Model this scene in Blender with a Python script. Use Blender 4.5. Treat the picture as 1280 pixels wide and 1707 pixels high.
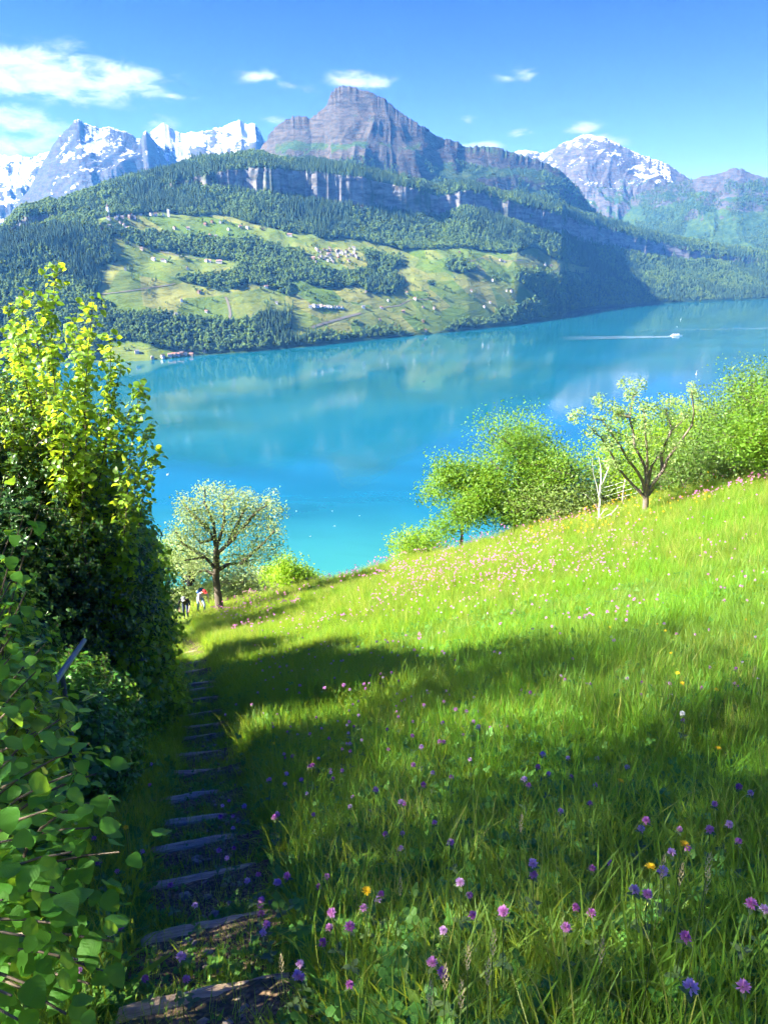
import bpy, bmesh, math, random
import numpy as np
from mathutils import Vector, Matrix, Quaternion

for o in list(bpy.data.objects): bpy.data.objects.remove(o)
scene = bpy.context.scene
COL = scene.collection

# ------------------------------------------------------------------ camera
H = 330.0                                   # camera height above the lake
PITCH = math.radians(18.7)
FPX = 1282.0                                # focal length in photo pixels (photo 1280 x 1707)
cam_d = bpy.data.cameras.new('camera')
cam = bpy.data.objects.new('camera', cam_d); COL.objects.link(cam)
cam.location = (0, 0, H); cam.rotation_euler = (math.pi/2 - PITCH, 0, 0)
cam_d.sensor_fit = 'VERTICAL'; cam_d.sensor_height = 36.0
cam_d.lens = 36.0*FPX/1707.0
cam_d.clip_start = 0.05; cam_d.clip_end = 80000
scene.camera = cam

# ------------------------------------------------------------------ light
SUN_AZ = math.radians(-107)                  # measured from +Y (view direction), negative = left
SUN_EL = math.radians(37)
world = bpy.data.worlds.new('World'); scene.world = world; world.use_nodes = True
sun_dir = Vector((math.sin(SUN_AZ)*math.cos(SUN_EL), math.cos(SUN_AZ)*math.cos(SUN_EL), math.sin(SUN_EL)))
sd = bpy.data.lights.new('sun', 'SUN'); sd.energy = 5.0; sd.angle = math.radians(0.5); sd.color = (1.0, 0.94, 0.84)
sun = bpy.data.objects.new('sun', sd); COL.objects.link(sun)
sun.rotation_euler = sun_dir.to_track_quat('Z', 'Y').to_euler(); sun.location = (-50, -20, H+60)
vs = scene.view_settings
vs.view_transform = 'Standard'; vs.look = 'None'; vs.exposure = 2.75; vs.gamma = 1.0; vs.use_curve_mapping = False
scene.render.engine = 'CYCLES'
scene.cycles.max_bounces = 6; scene.cycles.diffuse_bounces = 4; scene.cycles.glossy_bounces = 2
scene.cycles.transmission_bounces = 4; scene.cycles.volume_bounces = 0; scene.cycles.transparent_max_bounces = 6
scene.cycles.use_light_tree = False
scene.cycles.use_adaptive_sampling = True; scene.cycles.adaptive_threshold = 0.04; scene.cycles.adaptive_min_samples = 20
scene.cycles.volume_step_rate = 8
world.cycles.sampling_method = 'MANUAL'; world.cycles.sample_map_resolution = 256

# ------------------------------------------------------------------ pixel <-> place helpers
CP, SP = math.cos(PITCH), math.sin(PITCH)
def ray(px, py):
    xc = (np.asarray(px, float)-640)/FPX; yc = (853.5-np.asarray(py, float))/FPX
    return np.stack([xc, CP+yc*SP, -SP+yc*CP], -1)
def az_tan(px, py):
    d = ray(px, py); h = np.hypot(d[..., 0], d[..., 1])
    return np.arctan2(d[..., 0], d[..., 1]), d[..., 2]/h
def project(x, y, z):
    dz = z-H; c = y*CP-dz*SP; u = y*SP+dz*CP
    return 640+FPX*x/c, 853.5-FPX*u/c
def at_range(px, py, r):
    a, t = az_tan(px, py)
    return np.array([r*np.sin(a), r*np.cos(a), H+t*r])

# ------------------------------------------------------------------ noise
def _hash(i, j, seed):
    h = (i.astype(np.int64)*374761393 + j.astype(np.int64)*668265263 + seed*982451653) & 0x7fffffff
    h = ((h ^ (h >> 13))*1274126177) & 0x7fffffff
    h = (h ^ (h >> 16)) & 0xffff
    return h/32767.5-1.0
def vnoise(x, y, seed=0):
    x = np.asarray(x, float); y = np.asarray(y, float)
    i = np.floor(x); j = np.floor(y); fx = x-i; fy = y-j
    fx = fx*fx*fx*(fx*(fx*6-15)+10); fy = fy*fy*fy*(fy*(fy*6-15)+10)
    a = _hash(i, j, seed); b = _hash(i+1, j, seed); c = _hash(i, j+1, seed); d = _hash(i+1, j+1, seed)
    return (a*(1-fx)+b*fx)*(1-fy)+(c*(1-fx)+d*fx)*fy
def fbm(x, y, octv=4, seed=0, gain=0.5):
    s = 0; a = 1; n = 0
    for k in range(octv):
        s = s+a*vnoise(x*2**k+17.3*k, y*2**k-9.1*k, seed+k); n += a; a *= gain
    return s/n
def ridged(x, y, octv=4, seed=0):
    s = 0; a = 1; n = 0
    for k in range(octv):
        s = s+a*(1-2*np.abs(vnoise(x*2**k+5.7*k, y*2**k+3.3*k, seed+k))); n += a; a *= 0.5
    return s/n
def sstep(a, b, x):
    t = np.clip((np.asarray(x, float)-a)/(b-a), 0, 1); return t*t*(3-2*t)
def inpoly(px, py, poly):
    px = np.asarray(px, float); py = np.asarray(py, float)
    ins = np.zeros(px.shape, bool); n = len(poly)
    for k in range(n):
        x1, y1 = poly[k]; x2, y2 = poly[(k+1) % n]
        if y1 == y2: continue
        c = ((y1 > py) != (y2 > py)) & (px < (x2-x1)*(py-y1)/(y2-y1)+x1)
        ins ^= c
    return ins

# ------------------------------------------------------------------ object helpers
def tag(o, label=None, cat=None, group=None, kind=None):
    if label: o['label'] = label
    if cat: o['category'] = cat
    if group: o['group'] = group
    if kind: o['kind'] = kind
    return o
def link(name, me, mat=None, parent=None, loc=None):
    o = bpy.data.objects.new(name, me); COL.objects.link(o)
    if mat is not None and me is not None and len(me.materials) == 0: me.materials.append(mat)
    if parent is not None: o.parent = parent
    if loc is not None: o.location = loc
    return o
def empty(name, loc, rz=0):
    o = bpy.data.objects.new(name, None); COL.objects.link(o); o.location = loc; o.rotation_euler = (0, 0, rz)
    o.empty_display_size = 0.1
    return o
def mesh_np(name, verts, faces, smooth=False):
    """verts (n,3); faces (m,k) int array of equal-size polygons, or list of such arrays"""
    me = bpy.data.meshes.new(name)
    verts = np.asarray(verts, np.float32)
    if not isinstance(faces, list): faces = [faces]
    faces = [np.asarray(f, np.int32) for f in faces if len(f)]
    me.vertices.add(len(verts)); me.vertices.foreach_set('co', verts.ravel())
    tot = sum(f.size for f in faces); nf = sum(len(f) for f in faces)
    me.loops.add(tot); me.loops.foreach_set('vertex_index', np.concatenate([f.ravel() for f in faces]))
    me.polygons.add(nf)
    ls = []; s = 0
    for f in faces:
        k = f.shape[1]; ls.append(s+np.arange(len(f))*k); s += f.size
    me.polygons.foreach_set('loop_start', np.concatenate(ls).astype(np.int32))
    if smooth: me.polygons.foreach_set('use_smooth', np.ones(nf, bool))
    me.update(calc_edges=True); me.validate()
    return me
def grid_faces(nu, nv):
    i = np.arange(nu-1)[:, None]*nv+np.arange(nv-1)[None, :]
    i = i.ravel()
    return np.stack([i, i+nv, i+nv+1, i+1], -1)
def add_attr(me, name, vals):
    a = me.attributes.new(name, 'FLOAT', 'POINT'); a.data.foreach_set('value', np.asarray(vals, np.float32).ravel())
def copy_tree(o, parent=None):
    c = o.copy(); COL.objects.link(c); c.parent = parent
    for ch in list(o.children): copy_tree(ch, c)
    return c

# ------------------------------------------------------------------ materials
def new_mat(name):
    m = bpy.data.materials.new(name); m.use_nodes = True
    nt = m.node_tree; nt.nodes.clear()
    out = nt.nodes.new('ShaderNodeOutputMaterial')
    return m, nt, out
class NB:
    """small node-building helper"""
    def __init__(s, nt): s.nt = nt
    def n(s, t, **kw):
        nd = s.nt.nodes.new(t)
        ins = kw.pop('ins', {})
        for k, v in kw.items(): setattr(nd, k, v)
        for k, v in ins.items():
            if isinstance(v, bpy.types.NodeSocket): s.nt.links.new(v, nd.inputs[k])
            else: nd.inputs[k].default_value = v
        return nd
    def l(s, a, b): s.nt.links.new(a, b)
    def math(s, op, a, b=None, clamp=False):
        nd = s.nt.nodes.new('ShaderNodeMath'); nd.operation = op; nd.use_clamp = clamp
        for k, v in enumerate((a, b)):
            if v is None: continue
            if isinstance(v, bpy.types.NodeSocket): s.nt.links.new(v, nd.inputs[k])
            else: nd.inputs[k].default_value = v
        return nd.outputs[0]
    def mix(s, f, a, b, blend='MIX'):
        nd = s.nt.nodes.new('ShaderNodeMix'); nd.data_type = 'RGBA'; nd.blend_type = blend
        for k, v in (('Factor', f), ('A', a), ('B', b)):
            sk = [i for i in nd.inputs if i.name == k and (i.type == ('VALUE' if k == 'Factor' else 'RGBA'))][0]
            if isinstance(v, bpy.types.NodeSocket): s.nt.links.new(v, sk)
            else: sk.default_value = v if k == 'Factor' else (*v[:3], 1)
        return [o for o in nd.outputs if o.type == 'RGBA'][0]
    def ramp(s, f, stops, interp='LINEAR'):
        nd = s.nt.nodes.new('ShaderNodeValToRGB'); cr = nd.color_ramp; cr.interpolation = interp
        while len(cr.elements) < len(stops): cr.elements.new(0.5)
        for e, (p, c) in zip(cr.elements, stops):
            e.position = p; e.color = (c, c, c, 1) if isinstance(c, (int, float)) else (*c[:3], 1)
        s.nt.links.new(f, nd.inputs[0]); return nd.outputs[0]
    def noise(s, vec, scale, detail=4, rough=0.55, dist=0.0):
        nd = s.nt.nodes.new('ShaderNodeTexNoise'); nd.inputs['Scale'].default_value = scale
        nd.inputs['Detail'].default_value = detail; nd.inputs['Roughness'].default_value = rough
        nd.inputs['Distortion'].default_value = dist
        if vec is not None: s.nt.links.new(vec, nd.inputs['Vector'])
        return nd.outputs['Fac']
    def attr(s, name):
        nd = s.nt.nodes.new('ShaderNodeAttribute'); nd.attribute_name = name; return nd.outputs['Fac']
    def pos(s): return s.nt.nodes.new('ShaderNodeNewGeometry').outputs['Position']
    def obj(s): return s.nt.nodes.new('ShaderNodeTexCoord').outputs['Object']
    def rnd(s): return s.nt.nodes.new('ShaderNodeObjectInfo').outputs['Random']
    def bump(s, h, strength=0.3, dist=0.1):
        nd = s.nt.nodes.new('ShaderNodeBump'); nd.inputs['Strength'].default_value = strength
        nd.inputs['Distance'].default_value = dist; s.nt.links.new(h, nd.inputs['Height']); return nd.outputs[0]
    def bsdf(s, col, rough=0.8, normal=None, spec=0.3):
        nd = s.nt.nodes.new('ShaderNodeBsdfPrincipled')
        for k, v in (('Base Color', col), ('Roughness', rough), ('Specular IOR Level', spec)):
            if isinstance(v, bpy.types.NodeSocket): s.nt.links.new(v, nd.inputs[k])
            else: nd.inputs[k].default_value = (*v[:3], 1) if k == 'Base Color' else v
        if normal is not None: s.nt.links.new(normal, nd.inputs['Normal'])
        return nd
def leaf_mat(name, c0, c1, trans, rough=0.45, tfac=0.4, spec=0.4, nscale=3.0, rndmix=0.6, dull=None):
    """leaf: diffuse + gloss, light coming through as translucency; colour varies by instance and by place"""
    m, nt, out = new_mat(name); b = NB(nt)
    r = b.math('ADD', b.math('MULTIPLY', b.rnd(), rndmix), b.math('MULTIPLY', b.noise(b.pos(), nscale, 2), 1-rndmix+0.3))
    r = b.math('SUBTRACT', r, 0.15, True)
    col = b.mix(r, c0, c1)
    if dull: col = b.mix(b.ramp(b.noise(b.pos(), 0.45, 3), [(0.42, 0), (0.66, 0.75)]), col, dull)
    p = b.bsdf(col, rough, spec=spec)
    t = nt.nodes.new('ShaderNodeBsdfTranslucent')
    b.l(b.mix(r, trans, tuple(min(1, v*1.25) for v in trans)), t.inputs[0])
    mx = nt.nodes.new('ShaderNodeMixShader'); mx.inputs[0].default_value = tfac
    b.l(p.outputs[0], mx.inputs[1]); b.l(t.outputs[0], mx.inputs[2]); b.l(mx.outputs[0], out.inputs[0])
    return m
def plain_mat(name, col, rough=0.7, var=0.25, scale=6.0, spec=0.3, bump=0.0):
    m, nt, out = new_mat(name); b = NB(nt)
    n = b.noise(b.obj(), scale, 4)
    c = b.mix(n, tuple(v*(1-var) for v in col), tuple(min(1, v*(1+var)) for v in col))
    p = b.bsdf(c, rough, b.bump(n, bump, 0.02) if bump else None, spec)
    b.l(p.outputs[0], out.inputs[0]); return m

# ------------------------------------------------------------------ sky with small fair-weather clouds (by direction)
nt = world.node_tree; nt.nodes.clear(); b = NB(nt)
wout = nt.nodes.new('ShaderNodeOutputWorld'); bg = nt.nodes.new('ShaderNodeBackground')
sky = nt.nodes.new('ShaderNodeTexSky'); sky.sky_type = 'NISHITA'; sky.sun_disc = False
sky.sun_elevation = SUN_EL; sky.sun_rotation = SUN_AZ; sky.altitude = 800
sky.air_density = 1.0; sky.dust_density = 0.15; sky.ozone_density = 5.0
bg.inputs[1].default_value = 0.05
hs = nt.nodes.new('ShaderNodeHueSaturation'); hs.inputs['Hue'].default_value = 0.543; hs.inputs['Saturation'].default_value = 1.34; hs.inputs['Value'].default_value = 1.0
b.l(sky.outputs[0], hs.inputs['Color'])
tc = nt.nodes.new('ShaderNodeTexCoord').outputs['Generated']
sep = nt.nodes.new('ShaderNodeSeparateXYZ'); b.l(tc, sep.inputs[0])
az_n = b.math('ARCTAN2', sep.outputs[0], sep.outputs[1]); el_n = b.math('ARCSINE', sep.outputs[2])
comb = nt.nodes.new('ShaderNodeCombineXYZ'); b.l(b.math('MULTIPLY', az_n, 1.0), comb.inputs[0]); b.l(b.math('MULTIPLY', el_n, 2.6), comb.inputs[1])
n1 = b.noise(comb.outputs[0], 26, 7, 0.6, 0.4)
n2 = b.noise(comb.outputs[0], 40, 3, 0.5)
# each cloud: centre pixel, half width, half height (pixels), tilt, density
CLOUDS = [(95,127,185,40,0.03,1.0),(30,100,120,30,0,.8),(195,132,90,30,0.05,.9),(35,203,120,30,0.25,.8),(20,246,110,26,-.1,.85),(265,208,34,20,0,.6),
          (425,127,62,12,.03,.7),(492,143,50,9,.15,.45),(600,134,70,14,.06,.85),(290,160,40,7,0,.55),(876,122,26,13,0,.6),(845,131,30,9,.1,.35),
          (780,201,20,10,0,.45),(867,224,28,11,0,.65),(974,214,36,12,0,.85),(1012,233,48,12,.1,.65),(800,244,55,10,0,.75),(457,203,28,12,0,.6),(110,78,60,14,0,.45)]
rngc = random.Random(8)
vecs = nt.nodes.new('ShaderNodeCombineXYZ'); b.l(az_n, vecs.inputs[0]); b.l(el_n, vecs.inputs[1])
acc = None
def cloud_node(a0, e0, sa, se, tilt, dens):
    global acc
    mp = nt.nodes.new('ShaderNodeMapping'); mp.vector_type = 'TEXTURE'
    mp.inputs['Location'].default_value = (a0, e0, 0); mp.inputs['Rotation'].default_value = (0, 0, -tilt); mp.inputs['Scale'].default_value = (sa, se, 1)
    b.l(vecs.outputs[0], mp.inputs['Vector'])
    ln = nt.nodes.new('ShaderNodeVectorMath'); ln.operation = 'LENGTH'; b.l(mp.outputs[0], ln.inputs[0])
    ma = nt.nodes.new('ShaderNodeMath'); ma.operation = 'MULTIPLY_ADD'; b.l(ln.outputs['Value'], ma.inputs[0])
    ma.inputs[1].default_value = -dens; ma.inputs[2].default_value = dens
    acc = ma.outputs[0] if acc is None else b.math('MAXIMUM', acc, ma.outputs[0])
for (cx, cy, hw, hh, tilt, dens) in CLOUDS:
    a0, t0 = az_tan(cx, cy); k = FPX*1.07
    cloud_node(float(a0), float(math.atan(t0)), hw*1.15/k, hh*1.2/k, tilt, dens)
for k in range(9):                       # the same sort of cloud goes on round the rest of the sky
    a0 = 0.75+k*0.6; a0 = a0 if a0 < math.pi else a0-2*math.pi
    cloud_node(a0, rngc.uniform(0.08, 0.5), rngc.uniform(.04, .16), rngc.uniform(.01, .035), 0, rngc.uniform(.5, 1))
acc = b.math('MAXIMUM', acc, 0.0)
shape = b.math('ADD', acc, b.math('MULTIPLY', b.math('SUBTRACT', n1, 0.5), 2.0))
cov = b.ramp(shape, [(0.10, 0.0), (0.80, 0.95)], 'EASE')
cov = b.math('MULTIPLY', cov, b.math('MULTIPLY', acc, 2.2, True))
cshade = b.mix(b.ramp(n2, [(0.35, 0), (0.65, 1)]), (3.2, 3.7, 4.8), (4.6, 4.7, 4.9))
b.l(b.mix(cov, hs.outputs[0], cshade), bg.inputs[0])
b.l(bg.outputs[0], wout.inputs[0])
# ================================================================== FAR LAND
def curve(pts, key='r'):
    """pts: (px, py, r) -> arrays az, r, z sorted by azimuth"""
    A = []
    for (px, py, r) in pts:
        a, t = az_tan(px, py)
        if r is None: r = -H/t
        A.append((float(a), r, H+float(t)*r))
    A.sort(); A = np.array(A); return A
def on(A, az, k): return np.interp(az, A[:, 0], A[:, k])

HX = [-260,0,45,110,180,250,330,420,520,600,700,730,780,860,935,945,1000,1080,1140,1280,1450,1600]
HS = [650,612,608,606,604,601,593,587,578,569,559,556,551,542,531,521,512,507,504,498,493,489]
HA = [(450,2900),(440,2950),(420,3000),(400,3100),(362,3300),(358,3450),(360,3550),(372,3600),(388,3650),(400,3750),(412,3900),(414,3950),(416,4050),(432,4250),(452,4600),(452,5000),(452,5400),(457,5750),(458,5950),(458,6400),(458,6900),(458,7250)]
HB = [(420,3150),(405,3200),(385,3300),(365,3400),(340,3600),(320,3750),(310,3850),(322,3900),(338,4000),(346,4100),(358,4300),(362,4400),(348,4500),(374,4700),(394,5000),(397,5350),(411,5700),(428,6050),(435,6250),(441,6700),(444,7200),(446,7550)]
HC = [(405,3200),(395,3250),(362,3330),(354,3440),(332,3640),(312,3790),(292,3885),(279,3950),(286,4050),(297,4150),(317,4350),(328,4450),(318,4550),(339,4750),(360,5060),(362,5410),(380,5760),(400,6120),(416,6320),(431,6780),(437,7280),(439,7630)]
HD = [(395,3350),(385,3400),(345,3450),(338,3600),(310,3850),(295,4000),(270,4150),(255,4250),(268,4300),(283,4400),(302,4550),(316,4600),(310,4700),(329,4900),(345,5200),(347,5550),(366,5900),(388,6250),(400,6450),(420,6900),(428,7400),(430,7750)]
cS = curve([(x, y, None) for x, y in zip(HX, HS)])
for i_, x_ in enumerate(HX):                # beyond the cape the slope stands straight above the shore
    if x_ >= 945:
        t_ = float(az_tan(x_, HS[i_])[1]); rs0 = -H/t_
        HA[i_] = (HA[i_][0], rs0+430); HB[i_] = (HB[i_][0], rs0+720); HC[i_] = (HC[i_][0], rs0+800); HD[i_] = (HD[i_][0], rs0+930)
cA = curve([(x, *v) for x, v in zip(HX, HA)]); cB = curve([(x, *v) for x, v in zip(HX, HB)])
cC = curve([(x, *v) for x, v in zip(HX, HC)]); cD = curve([(x, *v) for x, v in zip(HX, HD)])
def hill_height(az, r):
    """height of the far hill at azimuth / range (arrays)"""
    R = np.stack([on(cS, az, 1)-260, on(cS, az, 1), on(cA, az, 1), on(cB, az, 1), on(cC, az, 1), on(cD, az, 1), on(cD, az, 1)+700, on(cD, az, 1)+2600], 0)
    Z = np.stack([np.full_like(az, -45.), on(cS, az, 2)*0-1, on(cA, az, 2), on(cB, az, 2), on(cC, az, 2), on(cD, az, 2), on(cD, az, 2)-170, on(cD, az, 2)*0+40], 0)
    z = np.full(r.shape, -45.0)
    for k in range(7):
        t = (r-R[k])/(R[k+1]-R[k]); m = (t >= 0) & (t <= 1)
        if k == 1: f = t+0.06*np.sin(np.pi*t)
        elif k in (2, 5): f = t*t*(3-2*t)*0.5+t*0.5
        elif k == 3: f = t*t*(3-2*t)
        else: f = t
        z = np.where(m, Z[k]+(Z[k+1]-Z[k])*f, z)
    z = np.where(r > R[7], Z[7], z)
    x = r*np.sin(az); y = r*np.cos(az)
    up = sstep(20, 420, r-R[1])
    cl = sstep(0, 60, r-R[3]+30)*sstep(0, 60, R[4]+40-r)
    z = z+up*(26*fbm(x/420, y/420, 4, 3)+7*fbm(x/90, y/90, 3, 9))*(1-0.6*cl)
    z = z+up*np.where(r < R[2], 2.5*np.sin(z/19+4*fbm(x/300, y/300, 2, 5)), 0)
    return z, cl
NA, NR = 620, 560
amin, amax = float(az_tan(-240, 600)[0]), float(az_tan(1500, 600)[0])
azg = np.linspace(amin, amax, NA)[:, None]*np.ones((1, NR)); 
tt = np.linspace(0, 1, NR)[None, :]
rs_ = on(cS, azg, 1); rd_ = on(cD, azg, 1)
rg = np.where(tt < 0.86, (rs_-250)+(rd_+120-rs_+250)*(tt/0.86), rd_+120+(tt-0.86)/0.14*2600)
# buttresses: shift the cliff band in and out
bx, by = rg*np.sin(azg), rg*np.cos(azg)
shift = 40*ridged(azg*30, rg/500, 3, 31)+40*vnoise(azg*9, azg*0+.7, 77)+14*vnoise(azg*520, rg/60, 4)
zg, clg = hill_height(azg, rg+shift*sstep(0, 160, rg-on(cB, azg, 1)+160)*sstep(0, 150, on(cD, azg, 1)-rg))
V = np.stack([rg*np.sin(azg), rg*np.cos(azg), zg], -1).reshape(-1, 3)
hill_me = mesh_np('hillside', V, grid_faces(NA, NR), True)

# land cover traced as fields on the slope (photo positions, later used at their real place)
def z3(pts): return [(100+x/2.56, 320+y/2.56) for x, y in pts]
def z4(pts): return [(500+x/2.56, 360+y/2.56) for x, y in pts]
FIELDS = [
 z3([(150,120),(420,95),(560,110),(700,105),(860,150),(1000,185),(1150,205),(1290,215),(1290,235),(1130,240),(1000,240),(930,215),(820,185),(700,190),(560,168),(430,160),(260,150)]),
 z3([(240,190),(350,240),(500,265),(640,290),(760,300),(720,325),(640,340),(560,352),(440,358),(460,378),(540,395),(640,420),(700,440),(760,470),(840,520),(720,535),(620,522),(500,522),(400,512),(280,502),(230,480),(160,440),(200,400),(175,330),(270,300),(250,250)]),
 z3([(690,440),(800,400),(880,415),(950,440),(1060,478),(1060,505),(900,490),(830,505),(740,500)]),
 z3([(990,375),(1100,415),(1290,425),(1290,500),(1130,475),(1040,430)]),
 z3([(160,650),(300,642),(470,680),(560,690),(480,705),(380,718),(180,728)]),
 z3([(1050,535),(1290,505),(1290,580),(1170,595),(1070,580)]),
 z4([(430,150),(560,150),(720,142),(800,165),(900,165),(1000,140),(1060,185),(1150,212),(1250,235),(1100,232),(980,215),(880,230),(900,270),(960,310),(1000,350),(900,372),(830,392),(800,432),(700,422),(640,440),(600,482),(540,500),(480,460),(420,430),(380,400),(330,370),(420,330),(440,300),(470,280),(400,235),(450,200)]),
 z4([(-20,280),(60,308),(170,320),(240,308),(290,338),(370,345),(400,400),(440,450),(520,495),(400,472),(240,450),(150,482),(60,482),(-20,505),(-20,395),(100,370),(-20,345)]),
 z4([(45,130),(150,128),(262,150),(272,215),(160,222),(55,205)]),
 z4([(0,75),(60,85),(110,115),(40,120),(0,115)]), z4([(150,95),(260,110),(420,150),(420,165),(250,125)]),
]
WOODS = [z4([(600,185),(650,165),(720,165),(730,235),(700,255),(610,235)]), z4([(520,270),(580,262),(585,305),(530,305)]), z4([(480,335),(640,345),(650,365),(500,358)]),
         z3([(480,355),(700,365),(780,400),(720,425),(600,410),(490,385)]), z4([(700,165),(775,215),(760,250),(720,240)])]
px_g, py_g = project(V[:, 0], V[:, 1], V[:, 2])
wob = 5*fbm(V[:, 0]/120, V[:, 1]/120, 3, 21); wob2 = 2.5*fbm(V[:, 0]/120+40, V[:, 1]/120, 3, 22)
def field_mask(px, py):
    m = np.zeros(px.shape, bool)
    for f in FIELDS: m |= inpoly(px, py, f)
    for f in WOODS: m &= ~inpoly(px, py, f)
    return m
def wide_mask(px, py):
    m = field_mask(px, py)
    for dx_, dy_ in ((0, 3), (0, -4), (6, 0), (-6, 0)): m = m | field_mask(px+dx_, py+dy_)
    return m
mead = wide_mask(px_g+wob, py_g+wob2).astype(float)
M2 = mead.reshape(NA, NR)
M2 = (M2+np.roll(M2, 1, 0)+np.roll(M2, -1, 0)+np.roll(M2, 1, 1)+np.roll(M2, -1, 1))/5
add_attr(hill_me, 'meadow', M2.ravel()); add_attr(hill_me, 'cliff', clg.ravel())

def rock_nodes(b, p, base=(0.36, 0.35, 0.34), dark=(0.13, 0.13, 0.14)):
    mp = b.n('ShaderNodeMapping', ins={'Vector': p, 'Scale': (1, 1, 4.5)})
    n = b.noise(mp.outputs[0], 0.011, 9, 0.62, 0.6)
    mv = b.n('ShaderNodeMapping', ins={'Vector': p, 'Scale': (1, 1, 0.22)})
    n2 = b.noise(mv.outputs[0], 0.03, 6, 0.6)
    f = b.math('ADD', b.math('MULTIPLY', n, 0.85), b.math('MULTIPLY', n2, 0.22))
    return b.mix(b.ramp(f, [(0.38, 0), (0.68, 1)]), dark, base), f
m, nt, out = new_mat('hillside_cover'); b = NB(nt); p = b.pos()
rockc, rf = rock_nodes(b, p, (0.225, 0.21, 0.19), (0.055, 0.055, 0.052))
fine = b.noise(p, 0.02, 5); med = b.noise(p, 0.006, 5); wide = b.noise(p, 0.0016, 3)
vor = b.n('ShaderNodeTexVoronoi', ins={'Vector': p, 'Scale': 0.0075, 'Randomness': 1.0})
gsel = b.n('ShaderNodeSeparateColor', ins={'Color': vor.outputs['Color']}).outputs[0]
grass = b.mix(b.ramp(b.math('ADD', b.math('MULTIPLY', gsel, 0.55), b.math('MULTIPLY', med, 0.55)), [(0.35, 0), (0.8, 1)]), (0.092, 0.150, 0.015), (0.205, 0.208, 0.044))
grass = b.mix(b.ramp(fine, [(0.45, 0), (0.75, 0.55)]), grass, (0.060, 0.10, 0.02))
grass = b.mix(b.ramp(wide, [(0.62, 0), (0.72, 0.6)]), grass, (0.22, 0.19, 0.075))
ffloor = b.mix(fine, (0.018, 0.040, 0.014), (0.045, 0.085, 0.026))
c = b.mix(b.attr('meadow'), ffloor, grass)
nz = b.n('ShaderNodeSeparateXYZ', ins={'Vector': b.n('ShaderNodeNewGeometry').outputs['True Normal']}).outputs[2]
steep = b.ramp(b.math('ADD', nz, b.math('MULTIPLY', b.math('SUBTRACT', fine, 0.5), 0.25)), [(0.60, 1), (0.74, 0)])
c = b.mix(b.math('MULTIPLY', steep, b.math('MULTIPLY', b.ramp(b.attr('cliff'), [(0.05, 0.0), (0.4, 1)]), b.ramp(med, [(0.36, 0.25), (0.46, 1)]))), c, rockc)
b.l(b.bsdf(c, 0.95, b.bump(rf, 0.9, 12.0), 0.1).outputs[0], out.inputs[0])
hill = link('hillside', hill_me, m); tag(hill, kind='structure')

# ---- mountains behind: ridge line traced, then given its own range, front spurs and back slope
def mountain(name, sky, r_ridge, depth, mat, seed, spur=1.0, nu=420, nv=200, base=0.0, prof=1.25, rough=1.0, rfun=None, back=2500, gul=26, steep=0.4, strata=0.6):
    A = curve([(x, y, (rfun(x) if rfun else r_ridge)) for x, y in sky])
    az = np.linspace(A[0, 0], A[-1, 0], nu)[:, None]*np.ones((1, nv))
    v = np.linspace(0, 1.28, nv)[None, :]*np.ones((nu, 1))
    rr = on(A, az, 1); zr = on(A, az, 2)
    t = np.clip(v, 0, 1)
    bk = np.clip((v-1)/0.28, 0, 1)
    dp = depth if not callable(depth) else depth(az, rr)
    r = rr-dp*(1-t)+bk*back
    x = r*np.sin(az); y = r*np.cos(az)
    warp = 0.12*fbm(x/900, y/900, 3, seed+50)
    g = ridged(az*gul+warp*9, t*1.9+warp*4, 5, seed)                    # spurs run down the fall line
    hgt = (zr-base)
    zf = base+hgt*((1-steep)*t+steep*t**(prof*2.0))
    env = np.sin(np.pi*np.clip(t, 0, 1))**0.8
    z = zf+env*hgt*(0.13*spur*g+0.09*rough*fbm(x/420, y/420, 6, seed+9))
    z = z+env*17*np.sin(z/30+5*fbm(x/600, y/600, 3, seed+14))*rough*strata
    # never rise above the traced ridge as seen across the face
    z = z+(1-env)*14*rough*ridged(az*240, t*0+1.3, 3, seed+4)*sstep(0.9, 1.0, t)
    z = z-bk*hgt*0.75
    P = np.stack([x, y, z], -1).reshape(-1, 3)
    me = mesh_np(name, P, grid_faces(nu, nv), True)
    add_attr(me, 'spur', g.ravel()); add_attr(me, 'up', t.ravel())
    o = link(name, me, mat); tag(o, kind='structure'); return o, P, t.ravel(), g.ravel()

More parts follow.
